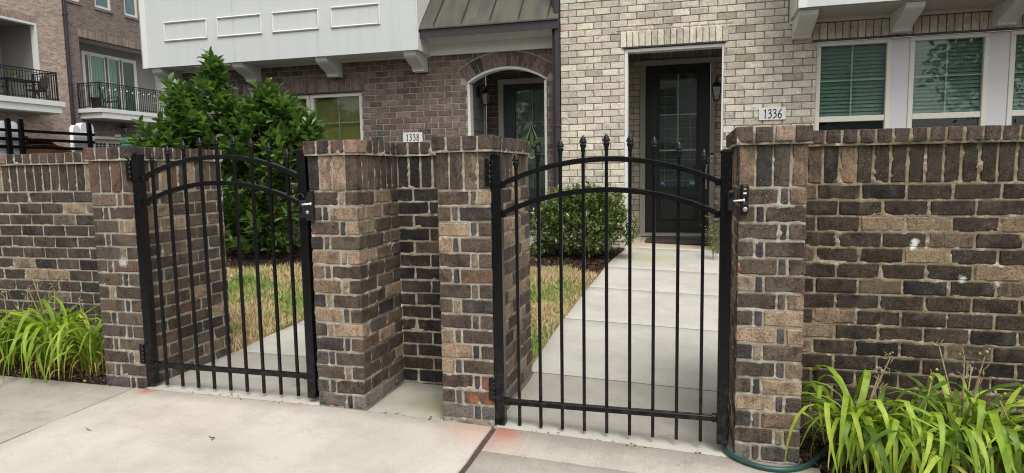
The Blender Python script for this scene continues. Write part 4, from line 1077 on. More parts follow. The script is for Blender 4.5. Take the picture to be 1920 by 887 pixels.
# recess
XR = -2.215
sb = 0
for zz in np.arange(.45, 2.85, .165):
    o = fixn(MB().add([(XR, F2 + .155, zz), (XR - .03, F2 + .155, zz), (XR - .03, 6.0, zz), (XR, 6.0, zz), (XR - .012, F2 + .155, zz + .163), (XR - .03, F2 + .155, zz + .163), (XR - .03, 6.0, zz + .163), (XR - .012, 6.0, zz + .163)], BOXF).build("siding_board", M_TAUPE, H38))
MB().box(XR - .03, XR + .012, 6.001, 6.07, .4, 2.86).build("corner_board", M_GREYTRIM, H38)
MB().box(-2.4, -2.245, F2 + .121, 6.2, .1, 2.9).box(-1.09, -.9, F2 + .155, 6.2, .1, 2.9).each("recess_wall", M_RET_BROWN, H38)
MB().box(-2.4, -.9, F2 + .121, 6.4, 2.86, 2.92).build("ceiling", M_TAUPE, H38)
YE = 6.2
MB().box(-2.24, -2.052, YE, YE + .1, .1, 2.86).box(-1.05, -.95, YE, YE + .1, .1, 2.86).box(-2.051, -1.051, YE, YE + .1, 2.70, 2.86).each("entry_back_wall", brick_tex("shaded_plum_brick", (.11, .075, .066), (.07, .05, .045), (.2, .18, .16), "XZ"), H38)  # darker copy of the plum brick; the recess's shade is put into its colour
MB().box(-2.05, -1.975, YE - .03, YE + .07, .49, 2.699).box(-1.115, -1.052, YE - .03, YE + .07, .49, 2.699).box(-1.974, -1.116, YE - .03, YE + .07, 2.630, 2.699).build("door_casing", M_GREYTRIM, H38)
MB().box(-2.05, -1.05, YE - .07, YE + .07, .42, .488).build("door_sill", M_TRIM, H38)
ye = YE + .02
qx0, qx1, qz0, qz1 = -1.808, -1.282, 1.11, 2.535
d38 = MB().box(-1.973, qx0, ye, ye + .05, .492, 2.628).box(qx1, -1.117, ye, ye + .05, .492, 2.628).box(qx0, qx1, ye, ye + .05, qz1, 2.628).box(qx0, qx1, ye, ye + .05, .492, qz0).build("door", M_DOORNAVY, H38)
pr = MB(); frame_ring(pr, qx0 - .03, qx1 + .03, qz0 - .03, qz1 + .03, .03, ye - .012, ye + .004); frame_ring(pr, -1.86, -1.23, .62, .98, .022, ye - .012, ye + .004); pr.build("door_moulding", M_DOORNAVY, d38)
MB().box(qx0, qx1, ye + .03, ye + .036, qz0, qz1).build("door_glass", M_INSIDE2, d38)
MB().box(qx0, qx1, ye + .010, ye + .014, qz0, qz1).build("pane", M_GLASS, d38)
mu = MB(); mu.box(-1.553, -1.541, ye + .002, ye + .008, qz0, qz1)
for zz in (2.075, 1.6): mu.box(qx0, -1.5535, ye + .002, ye + .008, zz - .006, zz + .006).box(-1.5405, qx1, ye + .002, ye + .008, zz - .006, zz + .006)
mu.build("muntin", plain("dull_came", (.2, .21, .2), .5, .1, 10, 0), d38)
MB().bbox(-1.18, -1.13, ye - .03, ye, 1.35, 1.55, .006).build("door_handle", M_STEEL, d38)
# fleur-de-lis ornament hung on the door glass
FL = thing("door_ornament", "green and black fleur-de-lis ornament hung on the arched entry's door glass", "ornament", (-1.5, ye - .02, 1.55))
def outl(half, cx, cz, sc, grow=0.0):
    R_ = [(p[0] * sc, p[1] * sc) for p in half]; L_ = [(-p[0], p[1]) for p in reversed(R_)]
    return [(cx + p[0] * (1 + grow), cz + p[1]) for p in R_ + L_]
fx, fz, fs = -1.560, 1.79, .27
petal = [(0, .95), (.05, .70), (.13, .48), (.22, .25), (.23, .05), (.16, -.15), (.07, -.32), (.0, -.36)]
petal_in = [(0, .62), (.06, .44), (.11, .25), (.11, .05), (.06, -.14), (0, -.22)]
M_FG = plain("green_enamel", (.16, .33, .05), .35, .1, 20, 0); M_FK = plain("black_enamel", (.02, .02, .02), .35, .1, 20, 0); M_FE = plain("pale_rim", (.55, .62, .46), .5, .1, 20, 0)
fixn(MB().prism(outl(petal, fx, fz, fs * 1.14, .12), 1, ye - .016, ye - .010).build("rim", M_FE, FL))
fixn(MB().prism(outl(petal, fx, fz, fs), 1, ye - .020, ye - .0155).build("petal_border", M_FK, FL))
fixn(MB().prism(outl(petal_in, fx, fz, fs), 1, ye - .0235, ye - .0195).build("petal", M_FG, FL))
for s_ in (-1, 1):
    cl = cr_spline([(.05, -.34), (.14, -.10), (.30, .08), (.50, .12), (.62, .0), (.60, -.16), (.50, -.20)], 5); n_ = len(cl)
    for nm, wd, y0, y1, mt in (("rim", .115, -.0155, -.0095, M_FE), ("petal_border", .085, -.0195, -.015, M_FK), ("petal", .05, -.023, -.019, M_FG)):
        L_, R_ = [], []
        for i in range(n_):
            t_ = cl[min(i + 1, n_ - 1)] - cl[max(i - 1, 0)]; t_ = t_ / np.linalg.norm(t_); nn = np.array([-t_[1], t_[0]]) * wd * (1 - .45 * abs(i / (n_ - 1) - .45) * 1.6)
            L_.append(cl[i] + nn); R_.append(cl[i] - nn)
        pm = MB()
        for i in range(n_ - 1): pm.prism([(fx + s_ * p[0] * fs, fz + p[1] * fs) for p in (L_[i], L_[i + 1], R_[i + 1], R_[i])], 1, ye + y0 + .0003 * (i % 2), ye + y1)
        fixn(pm.build(nm, mt, FL))
low = [(.0, -.34), (.10, -.42), (.09, -.55), (.20, -.66), (.12, -.78), (.0, -.86)]
fixn(MB().prism(outl(low, fx, fz, fs * 1.1, .2), 1, ye - .0165, ye - .0105).build("rim", M_FE, FL)); fixn(MB().prism(outl(low, fx, fz, fs * .97), 1, ye - .0235, ye - .0160).build("petal", M_FG, FL))
MB().bbox(fx - .055, fx + .055, ye - .026, ye - .012, fz - .105, fz - .078, .004).build("band", M_FK, FL)
# 1338 window group
YW = F2 + .03
for a, b in ((-6.29, -5.40), (-5.40 + .01, -4.585), (-4.575, -3.752)):
    m = MB(); frame_ring(m, a, b, 1.28, 2.500, .052, YW, YW + .08); fo = m.build("window", M_FRAME, H38)
    MB().box(a + .05, b - .05, YW + .034, YW + .038, 1.33, 2.45).build("pane", M_GLASS, fo)
    xm = (a + b) / 2 + .02
    MB().box(xm - .008, xm + .008, YW + .0395, YW + .0445, 1.34, 2.445).box(a + .051, xm - .0085, YW + .0395, YW + .0445, 2.085, 2.099).box(xm + .0085, b - .051, YW + .0395, YW + .0445, 2.085, 2.099).build("muntin", plain("green_muntin", (.32, .46, .34), .5, .05, 10, 0), fo)
    MB().box(a + .03, b - .03, YW + .075, YW + .085, 1.3, 2.48).build("woven_shade", M_SHADE, fo)
# panelled bay
BY = F2 - .45
MB().box(-6.955, -2.695, BY, F2 - .001, 2.928, 7).build("bay", M_SIDE, H38)
MB().box(-6.962, -6.86, BY - .012, BY - .0005, 2.924, 7).box(-6.966, -6.9555, BY - .012, F2 - .02, 2.924, 7).box(-2.6945, -2.684, BY - .012, F2 - .02, 2.924, 7).each("corner_board", M_TRIM, H38)
MB().box(-6.86, -2.7, BY - .005, BY - .0005, 4.02, 4.11).build("belt_board", M_TRIM, H38)
for a, b in ((-6.562, -5.834), (-5.676, -4.954), (-4.797, -4.083), (-3.913, -3.198)):
    m = MB(); frame_ring(m, a, b, 3.273, 3.548, .026, BY - .016, BY + .001, .006); frame_ring(m, a + .009, b - .009, 3.282, 3.539, .008, BY - .022, BY - .014, .003)
    m.build("panel_moulding", M_TRIM, H38)
sm = MB()
for x in (-5.42, -4.12): sm.box(x - .0015, x + .0015, BY - .0016, BY + .0008, 2.93, 3.9)
sm.each("board_seam", M_GREYTRIM, H38)
for a, b in ((-6.86, -6.69), (-5.50, -5.33), (-4.195, -4.022), (-2.915, -2.745)): bracket(H38, a, b, F2, 2.708, 2.927, .13, .40, M_SIDE)
MB().box(-6.95, -2.70, F2 - .03, F2 - .0015, 2.905, 2.927).build("frieze_board", M_TRIM, H38)
# roof over the arch
MB().box(-2.69, -.935, F2 - .055, F2 - .001, 2.914, 3.058).build("frieze_board", M_TRIM, H38)
cm = MB(); cm.prism([(F2 - .001, 3.0585), (F2 - .075, 3.0585), (F2 - .10, 3.075), (F2 - .13, 3.085), (F2 - .16, 3.12), (F2 - .19, 3.135), (F2 - .19, 3.16), (F2 - .001, 3.16)], 0, -2.69, -.935); fixn(cm.build("crown_moulding", M_SIDE, H38))
MB().box(-2.70, -.885, F2 - .40, F2 - .385, 3.075, 3.185).box(-2.70, -.885, F2 - .384, F2 - .05, 3.165, 3.18).build("fascia", M_BRONZE, H38)
sl = 1.03
def rz(y, o_=0.0): return 3.195 + (y - (F2 - .425)) * sl + o_
y0, y1 = F2 - .425, F2 + .75
roof = fixn(MB().prism([(y0, rz(y0)), (y1, rz(y1)), (y1, rz(y1, -.03)), (y0 + .02, rz(y0 + .02, -.03)), (y0, rz(y0) - .018)], 0, -2.683, -.885).build("roof", M_ROOF, H38))
for x in (-2.49, -2.118, -1.747, -1.379, -1.012): fixn(MB().prism([(y0 + .004, rz(y0 + .004, .001)), (y1, rz(y1, .001)), (y1, rz(y1, .032)), (y0 + .02, rz(y0 + .02, .032))], 0, x - .006, x + .006).build("standing_seam", M_BRONZE, roof))
fixn(MB().prism([(y0 - .01, rz(y0) - .03), (y0 + .06, rz(y0 + .06, .01)), (y1, rz(y1, .03)), (y1, rz(y1, -.04)), (y0, rz(y0) - .06)], 0, -2.71, -2.684).build("verge_trim", M_BRONZE, roof))
# downspout
DS = thing("downspout", "dark bronze downspout at the corner between the plum and cream houses", "downspout", (-.93, 4.9, .4))
dsp = MB().bbox(-.945, -.878, 4.84, 4.92, .42, 8, .012).build("pipe", M_BRONZE, DS)
mm = MB()
for z_ in (1.9, 3.9): mm.bbox(-.955, -.872, 4.832, 4.93, z_, z_ + .03, .004)
mm.each("strap", M_BRONZE, DS)
MB().box(-.985, -.871, F1 + .06, F2 + .12, .3, 8).build("corner_infill", M_BRONZE, H38)

# lanterns
def lantern(x, y, z0, z1, ax, label, wall):
    """lantern body between z0 and z1, arm towards the wall plane along x"""
    t = thing("wall_lamp", label, "wall lamp", (wall, y, z0), "lantern wall lamps")
    h = z1 - z0; r = h * .26
    c_ = (x, y, z0)
    MB().lathe([(r * .55, 0), (r * .62, h * .04), (r * .62, h * .07)], c_, 4).lathe([(r * 1.25, h * .66), (r * 1.28, h * .69), (r * .85, h * .82), (r * .4, h * .90), (r * .2, h * .93), (r * .24, h * .97), (.001, h * 1.02)], c_, 4).build("lamp_frame", M_LATCH, t)
    MB().lathe([(r * .52, h * .07), (r * 1.02, h * .66)], c_, 4).build("lamp_glass", M_LAMPGLASS, t)
    b = MB()
    for k_ in range(4):
        a = 2 * math.pi * (k_ + .5) / 4
        b.tube([(x + r * .6 * math.cos(a), y + r * .6 * math.sin(a), z0 + h * .06), (x + r * 1.12 * math.cos(a), y + r * 1.12 * math.sin(a), z0 + h * .67)], .006, 6)
    b.each("lamp_bar", M_LATCH, t)
    s_ = 1 if wall < x else -1
    MB().tube([(wall + s_ * .01, y, z0 + h * .8), (wall + s_ * .05, y, z0 + h * 1.12), (x - s_ * .03, y, z0 + h * 1.18), (x, y, z0 + h * 1.1), (x, y, z0 + h)], .009, 8).build("lamp_arm", M_LATCH, t, True)
    m = MB(); m.lathe([(.055, 0), (.055, .008), (.04, .018), (.002, .022)], (0, 0, 0), 16); m.v = [(wall + s_ * c2, y + a_, z0 + h * .8 + b_ * 1.5) for a_, b_, c2 in m.v]; fixn(m.build("backplate", M_LATCH, t, True))
    return t
lantern(.975, 5.45, 2.19, 2.45, 0, "black lantern lamp in the cream house's square entry, half hidden by the jamb", 1.16)
lantern(-2.10, 5.72, 2.29, 2.53, 0, "black lantern lamp on grey siding inside the arched entry", -2.215)
# door mat
DM = thing("door_mat", "brown door mat with black border in front of the dark door", "door mat", (.48, 5.85, gz(.5, 5.85)))
zm = gz(.5, 5.9)
MB().bbox(.0, .95, 5.50, 6.18, zm + .002, zm + .016, .004).build("mat_border", M_LATCH, DM)
MB().bbox(.09, .86, 5.58, 6.10, zm + .012, zm + .019, .003).build("mat_field", plain("brown_coir", (.075, .05, .04), .95, .4, 60, .8), DM)
mm = MB()
for q in range(9): mm.bbox(.02 + .012, .06, 5.53 + q * .07, 5.57 + q * .07, zm + .0155, zm + .019, .002).bbox(.89, .918, 5.53 + q * .07, 5.57 + q * .07, zm + .0155, zm + .019, .002)
mm.each("mat_stud", plain("pale_stud", (.2, .19, .17), .8, .2, 20, .2), DM)

# ------------------------------------------------------------------ plants
def leaf_arrays(L, W, fold=.25, curl=.25, nseg=4, tip=.6):
    """broad leaf along +X, normal +Z; returns V, quads"""
    V = []; F_ = []
    for i in range(nseg + 1):
        s_ = i / nseg; w_ = W / 2 * math.sin(math.pi * min(1, (s_ ** tip) * .97 + .03)) if 0 < i < nseg else W * (.05 if i == 0 else .012)
        x = L * s_; z = -curl * L * s_ * s_
        V += [(x, w_, z + fold * w_), (x, 0, z), (x, -w_, z + fold * w_)]
    for i in range(nseg):
        a = i * 3; F_ += [(a + 1, a + 4, a + 3, a), (a + 2, a + 5, a + 4, a + 1)]
    return np.array(V), np.array(F_)
def frame_mat(d, roll):
    d = d.normalized(); u = Vector((0, 0, 1)).cross(d)
    if u.length < .05: u = Vector((1, 0, 0))
    u.normalize(); w_ = d.cross(u)
    m = Matrix((d, u, w_)).transposed(); return m @ Matrix.Rotation(roll, 3, 'X')
def foliage(t, items, variants, mat_obj, mat_isl, nobj, pal, name="leaf"):
    """items: (pos Vector, 3x3, scale); the first nobj become objects, the rest one mesh"""
    pw = wloc(t); mes = [np_mesh(name, V, F, mat_obj, True) for V, F in variants]
    for p, m, s_ in items[:nobj]:
        o = link_mesh(name, R.choice(mes), t, p - pw, m.to_euler(), pick(pal)); o.scale = (s_, s_, s_)
    VV = []; FF = []; of = 0
    for p, m, s_ in items[nobj:]:
        V, F = variants[R.randrange(len(variants))]
        VV.append(V @ (np.array(m).T * s_) + np.array(p - pw)); FF.append(F + of); of += len(V)
    if VV:
        o = link_mesh(name, np_mesh(name, np.concatenate(VV), np.concatenate(FF), mat_isl, True), t); o["kind"] = "stuff"

# magnolia
MG = thing("magnolia_tree", "bushy green magnolia behind the left gate in front of the plum house", "tree", (-4.75, 3.95, gz(-4.75, 3.95)))
base = Vector((-4.75, 3.95, gz(-4.75, 3.95) - .03))
lobes = [(-5.0, 3.95, 1.30, .85, .62, .80, 90), (-4.40, 3.85, 1.35, .60, .55, .85, 80), (-5.12, 3.95, 2.12, .38, .38, .58, 40), (-5.72, 3.9, 1.62, .55, .45, .48, 48),
         (-4.02, 3.8, 1.62, .36, .36, .36, 28), (-4.30, 3.9, 2.06, .36, .35, .40, 32), (-4.72, 3.9, 1.75, .45, .4, .5, 32), (-5.11, 3.95, 2.74, .10, .10, .22, 8), (-5.12, 3.95, 2.50, .16, .16, .18, 10), (-5.45, 3.95, 2.12, .32, .30, .36, 24), (-5.98, 3.9, 1.72, .34, .32, .32, 24), (-6.15, 3.9, 1.45, .25, .3, .3, 14), (-3.86, 3.8, 1.80, .26, .26, .22, 14), (-3.70, 3.75, 1.86, .16, .18, .16, 8), (-4.02, 3.8, 2.12, .22, .22, .2, 10), (-4.70, 3.9, 2.08, .30, .28, .28, 26), (-4.30, 3.85, 2.28, .22, .2, .16, 9), (-5.60, 3.95, 2.36, .24, .22, .22, 14), (-5.75, 3.95, 1.98, .26, .28, .26, 14), (-4.35, 3.75, .85, .65, .5, .35, 40)]
trunk = MB(); trunk.tube([base, base + Vector((-.02, 0, .25)), base + Vector((-.05, .02, .6)), base + Vector((-.12, .02, 1.1)), Vector((-5.08, 3.95, 2.1)), Vector((-5.09, 3.95, 2.75))], [.055, .045, .038, .03, .02, .008], 9)
trunk.build("trunk", M_BARK, MG, True)
items = []; tw = MB()
lb = MB()
for cx, cy, cz, rx, ry, rz_, ns in lobes:
    c_ = Vector((cx, cy, cz)); hub = base + Vector((-.05, 0, .3 + .25 * R.random()))
    limb_end = c_ + Vector((0, 0, -.2 * rz_))
    mid = (hub + limb_end) / 2 + Vector((0, 0, -.08))
    MB().tube([hub, mid, limb_end], [.026, .018, .011], 7).build("limb", M_BARK, MG, True)
    for q in range(int(ns * 1.65)):
        while True:
            d = Vector((R.gauss(0, 1), R.gauss(0, 1), R.gauss(0, 1)))
            if d.length > .2: break
        d.normalize(); fr_ = R.choice((R.uniform(.62, 1.02), R.uniform(.62, 1.02), R.uniform(.62, 1.02), R.uniform(.95, 1.24), R.uniform(.3, .6)))
        p = c_ + Vector((d.x * rx * fr_, d.y * ry * fr_, d.z * rz_ * fr_))
        if p.z < .55: p.z = .55 + R.uniform(0, .1)
        dr = (Vector((d.x, d.y, d.z * .4)) * .75 + Vector((0, 0, 1)) * R.uniform(.45, 1.1)); dr.normalize()
        Ls = R.uniform(.10, .24)
        tw.tube([p - dr * Ls - Vector((d.x, d.y, d.z)) * .1, p - dr * Ls * .4, p + dr * .01], [.006, .0045, .0025], 5, False)
        nl = R.randint(9, 13); a0 = R.uniform(0, 6.28)
        for k_ in range(nl):
            f_ = k_ / (nl - 1); a = a0 + k_ * 2.4; q_ = p - dr * Ls * (1 - f_)
            u = dr.orthogonal().normalized(); u = Matrix.Rotation(a, 3, dr) @ u
            el = 1.05 - .85 * f_ if f_ < .8 else .45
            ld = dr * math.cos(el) + u * math.sin(el); ld.z -= .10 * (1 - f_)
            items.append((q_, frame_mat(ld, R.uniform(-.5, .5)), R.uniform(.74, 1.26) * (1 - .25 * max(0, f_ - .7)), (q_ - Vector((.65, -3.13, 1.36))).length - .9 * (q_.z > 1.45) - .2 * q_.z))
tw.build("twig", M_BARK, MG, True, kind="stuff")
items.sort(key=lambda e: e[3]); items = [e[:3] for e in items]
vis = items[:300]
mv = [leaf_arrays(.128, .060, .20, .12, tip=1.25), leaf_arrays(.145, .066, .28, .28, tip=1.2), leaf_arrays(.118, .058, .14, .02, tip=1.3), leaf_arrays(.138, .061, .32, .4, tip=1.15)]
foliage(MG, items, mv, M_MAG, M_MAG_I, 300, PAL_MAG)

# variegated rounded shrub by the path
SH = thing("shrub", "rounded variegated green shrub beside the path, seen through the right gate", "shrub", (-.52, 4.3, gz(-.52, 4.3)))
b0 = Vector((-.52, 4.3, gz(-.52, 4.3))); items = []; tw = MB()
sl_ = [(-.50, 4.25, .74, .48, .40, .36, 460), (-.70, 4.2, .98, .26, .26, .22, 170), (-.22, 4.25, .92, .26, .26, .26, 170), (-.93, 4.15, .72, .20, .20, .26, 120), (-.02, 4.3, .70, .17, .17, .20, 45), (-.45, 4.2, 1.06, .25, .22, .15, 120), (-.98, 4.1, .50, .14, .14, .10, 30)]
for cx, cy, cz, rx, ry, rz_, ns in sl_:
    for q in range(ns):
        d = Vector((R.gauss(0, 1), R.gauss(0, 1), R.gauss(0, 1))).normalized(); fr_ = R.uniform(.7, 1.05) if R.random() < .82 else R.uniform(.3, .7)
        p = Vector((cx + d.x * rx * fr_, cy + d.y * ry * fr_, cz + d.z * rz_ * fr_)); p.z = max(p.z, b0.z + .06)
        dr = (d * .8 + Vector((0, 0, R.uniform(.3, .9)))).normalized(); Ls = R.uniform(.05, .10)
        if q % 3 == 0: tw.tube([Vector((cx, cy, cz - rz_ * .6)).lerp(p, .5), p], [.004, .002], 4, False)
        for k_ in range(R.randint(8, 11)):
            f_ = k_ / 9; u = Matrix.Rotation(k_ * 2.4 + R.random(), 3, dr) @ dr.orthogonal().normalized(); el = 1.25 - .8 * f_
            items.append((p - dr * Ls * (1 - f_), frame_mat(dr * math.cos(el) + u * math.sin(el), R.uniform(-.5, .5)), R.uniform(.7, 1.2)))
for q in range(7): tw.tube([b0 + Vector((R.uniform(-.05, .05), R.uniform(-.05, .05), -.02)), b0 + Vector((R.uniform(-.2, .2), R.uniform(-.15, .15), .25)), b0 + Vector((R.uniform(-.4, .4), R.uniform(-.25, .25), .6))], [.014, .010, .004], 6)
tw.build("stem", M_BARK, SH, True, kind="stuff")
foliage(SH, items, [leaf_arrays(.050, .022, .25, .15, 3, 1.0), leaf_arrays(.044, .020, .2, .3, 3, 1.0), leaf_arrays(.056, .023, .3, .05, 3, 1.0)], M_BOX, M_BOX, 0, PAL_BOX)

# thin bamboo-like plant at the right of the porch, and a small one at the far left wall
def wispy(x, y, h, n_, lean, label, cat, name, zb=None, ll=.055):
    z = gz(x, y) if zb is None else zb
    t = thing(name, label, cat, (x, y, z)); sm_ = MB(); it = []
    for q in range(n_):
        a = R.uniform(0, 6.28); hh = h * R.uniform(.55, 1.05); P = []
        for k_ in range(7):
            f_ = k_ / 6; P.append(Vector((x + math.cos(a) * lean * f_ * f_ * h, y + math.sin(a) * lean * f_ * f_ * h, z + hh * f_)))
        sm_.tube(P, [.0045 - .0006 * k_ for k_ in range(7)], 5)
        for k_ in range(2, 7):
            for j in range(R.randint(4, 7)):
                d = Vector((R.gauss(0, 1), R.gauss(0, 1), R.uniform(-.5, .6))).normalized(); p = P[k_] + d * R.uniform(.0, .06) + Vector((0, 0, R.uniform(-.05, .05)))
                it.append((p, frame_mat(d, R.uniform(-1, 1)), R.uniform(.6, 1.2)))
    sm_.build("stem", M_STALK, t, True)
    foliage(t, it, [leaf_arrays(ll, ll * .2, .2, .3, 3), leaf_arrays(ll * .9, ll * .22, .1, .1, 3)], M_NAN, M_NAN, 0, PAL_NAN)
wispy(.93, 4.55, .62, 9, .22, "thin yellow-green bamboo-like plant at the right edge of the porch", "plant", "bamboo_plant")
wispy(-3.86, .34, .72, 6, .3, "small twiggy plant with tiny leaves against the far end of the left wall", "plant", "twiggy_plant", ll=.03)

# daylilies: every blade is an object; a handful of shared blade meshes
def blade_mesh(L, W, bend, twist, fold=.18, n_=12, kink=0.0):
    V = []; x = z = 0.0; ang = math.radians(82); ds = L / n_
    for i in range(n_ + 1):
        s_ = i / n_; w_ = W / 2 * (.55 + .45 * min(1, s_ * 4)) * (1 if s_ < .55 else max(.03, 1 - ((s_ - .55) / .45) ** 1.6))
        tz = twist * s_
        V += [(x - fold * w_ * math.sin(ang), w_ * math.cos(tz), z + fold * w_ * math.cos(ang) + w_ * math.sin(tz)), (x, 0, z), (x - fold * w_ * math.sin(ang), -w_ * math.cos(tz), z + fold * w_ * math.cos(ang) - w_ * math.sin(tz))]
        x += ds * math.cos(ang); z += ds * math.sin(ang); ang -= bend / n_ * (.30 + 1.9 * math.exp(-((s_ - .48) / .21) ** 2)) + (kink if abs(s_ - .5) < .06 else 0)
        ang = max(ang, math.radians(-84))
    F_ = []
    for i in range(n_): a = i * 3; F_ += [(a, a + 3, a + 4, a + 1), (a + 1, a + 4, a + 5, a + 2)]
    return np_mesh("leaf_blade", np.array(V), np.array(F_), M_LILY, True)
BL_UP = [blade_mesh(.56, .022, 1.7, .3), blade_mesh(.50, .020, 1.4, -.3), blade_mesh(.58, .023, 2.0, .2)]
BL_AR = [blade_mesh(.66, .027, 2.9, .4), blade_mesh(.74, .030, 3.1, -.3), blade_mesh(.60, .026, 2.6, .2), blade_mesh(.68, .028, 2.2, -.2, kink=.8), blade_mesh(.78, .031, 3.2, .3), blade_mesh(.58, .025, 3.0, -.5), blade_mesh(.72, .029, 2.5, .3, kink=.6)]
BL_DEAD = [blade_mesh(.42, .011, 3.3, 1.2, .5), blade_mesh(.35, .009, 3.6, -1.0, .5)]
def daylily(x, y, n_, sc, label, spread=.09, stalks=2, ndead=10, face=None, wf=1.0):
    z = gz(x, y) - .01
    t = thing("daylily", label, "plant", (x, y, z), "daylily clumps along the garden wall")
    for q in range(n_):
        a = R.uniform(0, 2 * math.pi) if face is None or R.random() < .45 else R.gauss(face, .75)
        up = R.random() < .24
        me = R.choice(BL_UP if up else BL_AR); r_ = spread * math.sqrt(R.random()); b_ = R.uniform(0, 6.28)
        o = link_mesh("leaf_blade", me, t, (r_ * math.cos(b_), r_ * math.sin(b_) * .8, 0), (R.gauss(0, .16), R.gauss(.06, .16), a), pick(PAL_LILY)); s_ = sc * R.uniform(.72, 1.12); o.scale = (s_, s_ * wf * R.uniform(.8, 1.1), s_)
    for q in range(ndead):
        o = link_mesh("dry_leaf", R.choice(BL_DEAD), t, (R.uniform(-spread, spread), R.uniform(-spread, spread), 0), (R.gauss(0, .15), R.gauss(.25, .2), R.uniform(0, 6.28)), pick(PAL_DEAD)); s_ = R.uniform(.7, 1.1); o.scale = (s_, s_, s_)
    for q in range(stalks):
        a = R.uniform(0, 6.28); h = sc * R.uniform(.38, .50); m = MB()
        P = [Vector((x, y, z)), Vector((x + .04 * math.cos(a), y + .03 * math.sin(a), z + h * .5)), Vector((x + .13 * math.cos(a), y + .10 * math.sin(a), z + h))]
        m.tube(P, [.004, .0035, .0028], 6)
        for k_ in range(4):
            d = Vector((R.gauss(0, 1), R.gauss(0, 1), 1.2)).normalized(); p0 = P[2] - Vector((0, 0, .03 * k_)); m.tube([p0, p0 + d * .035], [.0022, .0016], 5)
        st_ = m.build("flower_stalk", M_STALK, t, True)
        pd = MB()
        for k_ in range(3):
            c_ = P[2] + Vector((R.uniform(-.03, .03), R.uniform(-.03, .03), R.uniform(0, .035))); r_ = R.uniform(.003, .007); pd.lathe([(.001, -r_), (r_ * .8, -r_ * .5), (r_, 0), (r_ * .7, r_ * .6), (.001, r_)], c_, 7)
        pd.each("seed_pod", M_BUD if q % 2 == 0 else M_STALK, st_, True)
FD = -math.pi / 2
daylily(-3.13, .20, 66, 1.08, "arching daylily clump hard against the far left pillar", .10, 1, 30, FD - .5, .68)
daylily(-3.48, .22, 76, 1.26, "arching daylily clump second along from the far left pillar, with pale seed heads", .11, 3, 30, FD - .4, .68)
daylily(-3.86, .22, 70, 1.18, "arching daylily clump at the left edge of the photo, before the wall", .11, 2, 24, FD - .3, .68)
daylily(1.42, .12, 76, 1.05, "bright daylily clump nearest the green hose and the right hand pillar", .09, 3, 28, FD, .85)
daylily(1.62, -.02, 52, .92, "bright daylily clump leaning out in front, second from the right hand pillar", .09, 1, 20, FD, .85)
daylily(1.86, .16, 80, 1.12, "tall daylily clump with dry flower stalks against the right wall", .10, 5, 24, FD, .85)
daylily(2.06, .0, 68, 1.0, "bright daylily clump at the bottom right corner of the photo", .10, 2, 22, FD, .85)
daylily(2.40, .2, 60, .95, "daylily clump just past the right edge of the photo by the wall", .10, 2, 8)

# hose and twigs
HS = MB(); hp = [(.858, .95, 0), (.856, .6, 0), (.852, .30, 0), (.836, .13, 0), (.828, .07, 0), (.845, .0, 0), (.895, -.062, 0), (.985, -.108, 0), (1.09, -.102, 0), (1.19, -.03, 0), (1.27, .10, 0), (1.36, .22, 0), (1.7, .33, 0), (2.3, .36, 0)]
hp = cr_spline(hp, 6); hp = [(p[0], p[1], gz(p[0], p[1]) + .0135) for p in hp]
HT = thing("garden_hose", "dark green garden hose curving round the foot of the right hand pillar", "hose", (1.0, -.1, 0))
HS.tube(hp, .0125, 10).build("hose_tube", plain("green_hose_rubber", (.018, .062, .058), .38, .2, 20, .1), HT, True)
TWg = MB().tube([(-1.62, -.53, gz(-1.6, -.5) + .004), (-1.585, -.535, gz(-1.6, -.5) + .005), (-1.585, -.56, gz(-1.6, -.5) + .004)], .0022, 6).build("twig", M_BARK); setp(TWg, "tiny bent dark twig lying on the pale sidewalk slab", "twig")
TWg = MB().tube([(-2.33, -.58, gz(-2.3, -.5) + .003), (-2.30, -.60, gz(-2.3, -.5) + .004), (-2.27, -.605, gz(-2.3, -.5) + .003)], .0016, 6).build("twig", M_BARK); setp(TWg, "tiny curved straw on the pale sidewalk near its left joint", "twig")

# ------------------------------------------------------------------ far townhouses across the drive (faces look along +X)
XF, XW = -22.9, -24.1
def far_wall(t, ya, yb, z0, z1, holes, mat):
    ys_ = sorted({ya, yb} | {h for a, b, c, d in holes for h in (a, b)}); zs_ = sorted({z0, z1} | {h for a, b, c, d in holes for h in (c, d)}); m = MB()
    for a, b in zip(ys_, ys_[1:]):
        for c, d in zip(zs_, zs_[1:]):
            if any(h[0] < (a + b) / 2 < h[1] and h[2] < (c + d) / 2 < h[3] for h in holes): continue
            m.box(XW - .3, XW, a, b, c, d)
    m.build("wall", mat, t)
def yframe(t, name, a, b, c, d, w_, x0, x1, mat):
    return MB().box(x0, x1, a, b, d - w_, d).box(x0, x1, a, b, c, c + w_).box(x0, x1 - .002, a, a + w_, c + w_, d - w_).box(x0, x1 - .002, b - w_, b, c + w_, d - w_).build(name, mat, t)
def railing(t, pts, z0, z1):
    m = MB(); bal = MB()
    for (xa, ya), (xb, yb) in zip(pts, pts[1:]):
        L = math.hypot(xb - xa, yb - ya); n_ = int(L / .11)
        for zz, r_ in ((z1, .022), (z1 - .10, .012), (z0 + .08, .015)): m.tube([(xa, ya, zz), (xb, yb, zz)], r_, 6)
        for q in range(n_ + 1):
            f_ = q / n_; x, y = xa + (xb - xa) * f_, ya + (yb - ya) * f_; bal.box(x - .009, x + .009, y - .009, y + .009, z0 + .02, z1)
    r_ = m.build("railing", M_LATCH, t); o = bal.build("baluster", M_LATCH, t); o["kind"] = "stuff"
    ps = MB()
    for x, y in pts: ps.box(x - .025, x + .025, y - .025, y + .025, z0, z1 + .03)
    ps.each("rail_post", M_LATCH, t)
FA = thing("townhouse", "far tan brick townhouse at the left edge with a dining set on its balcony", "house", (-26, 13, .1), "townhouses")
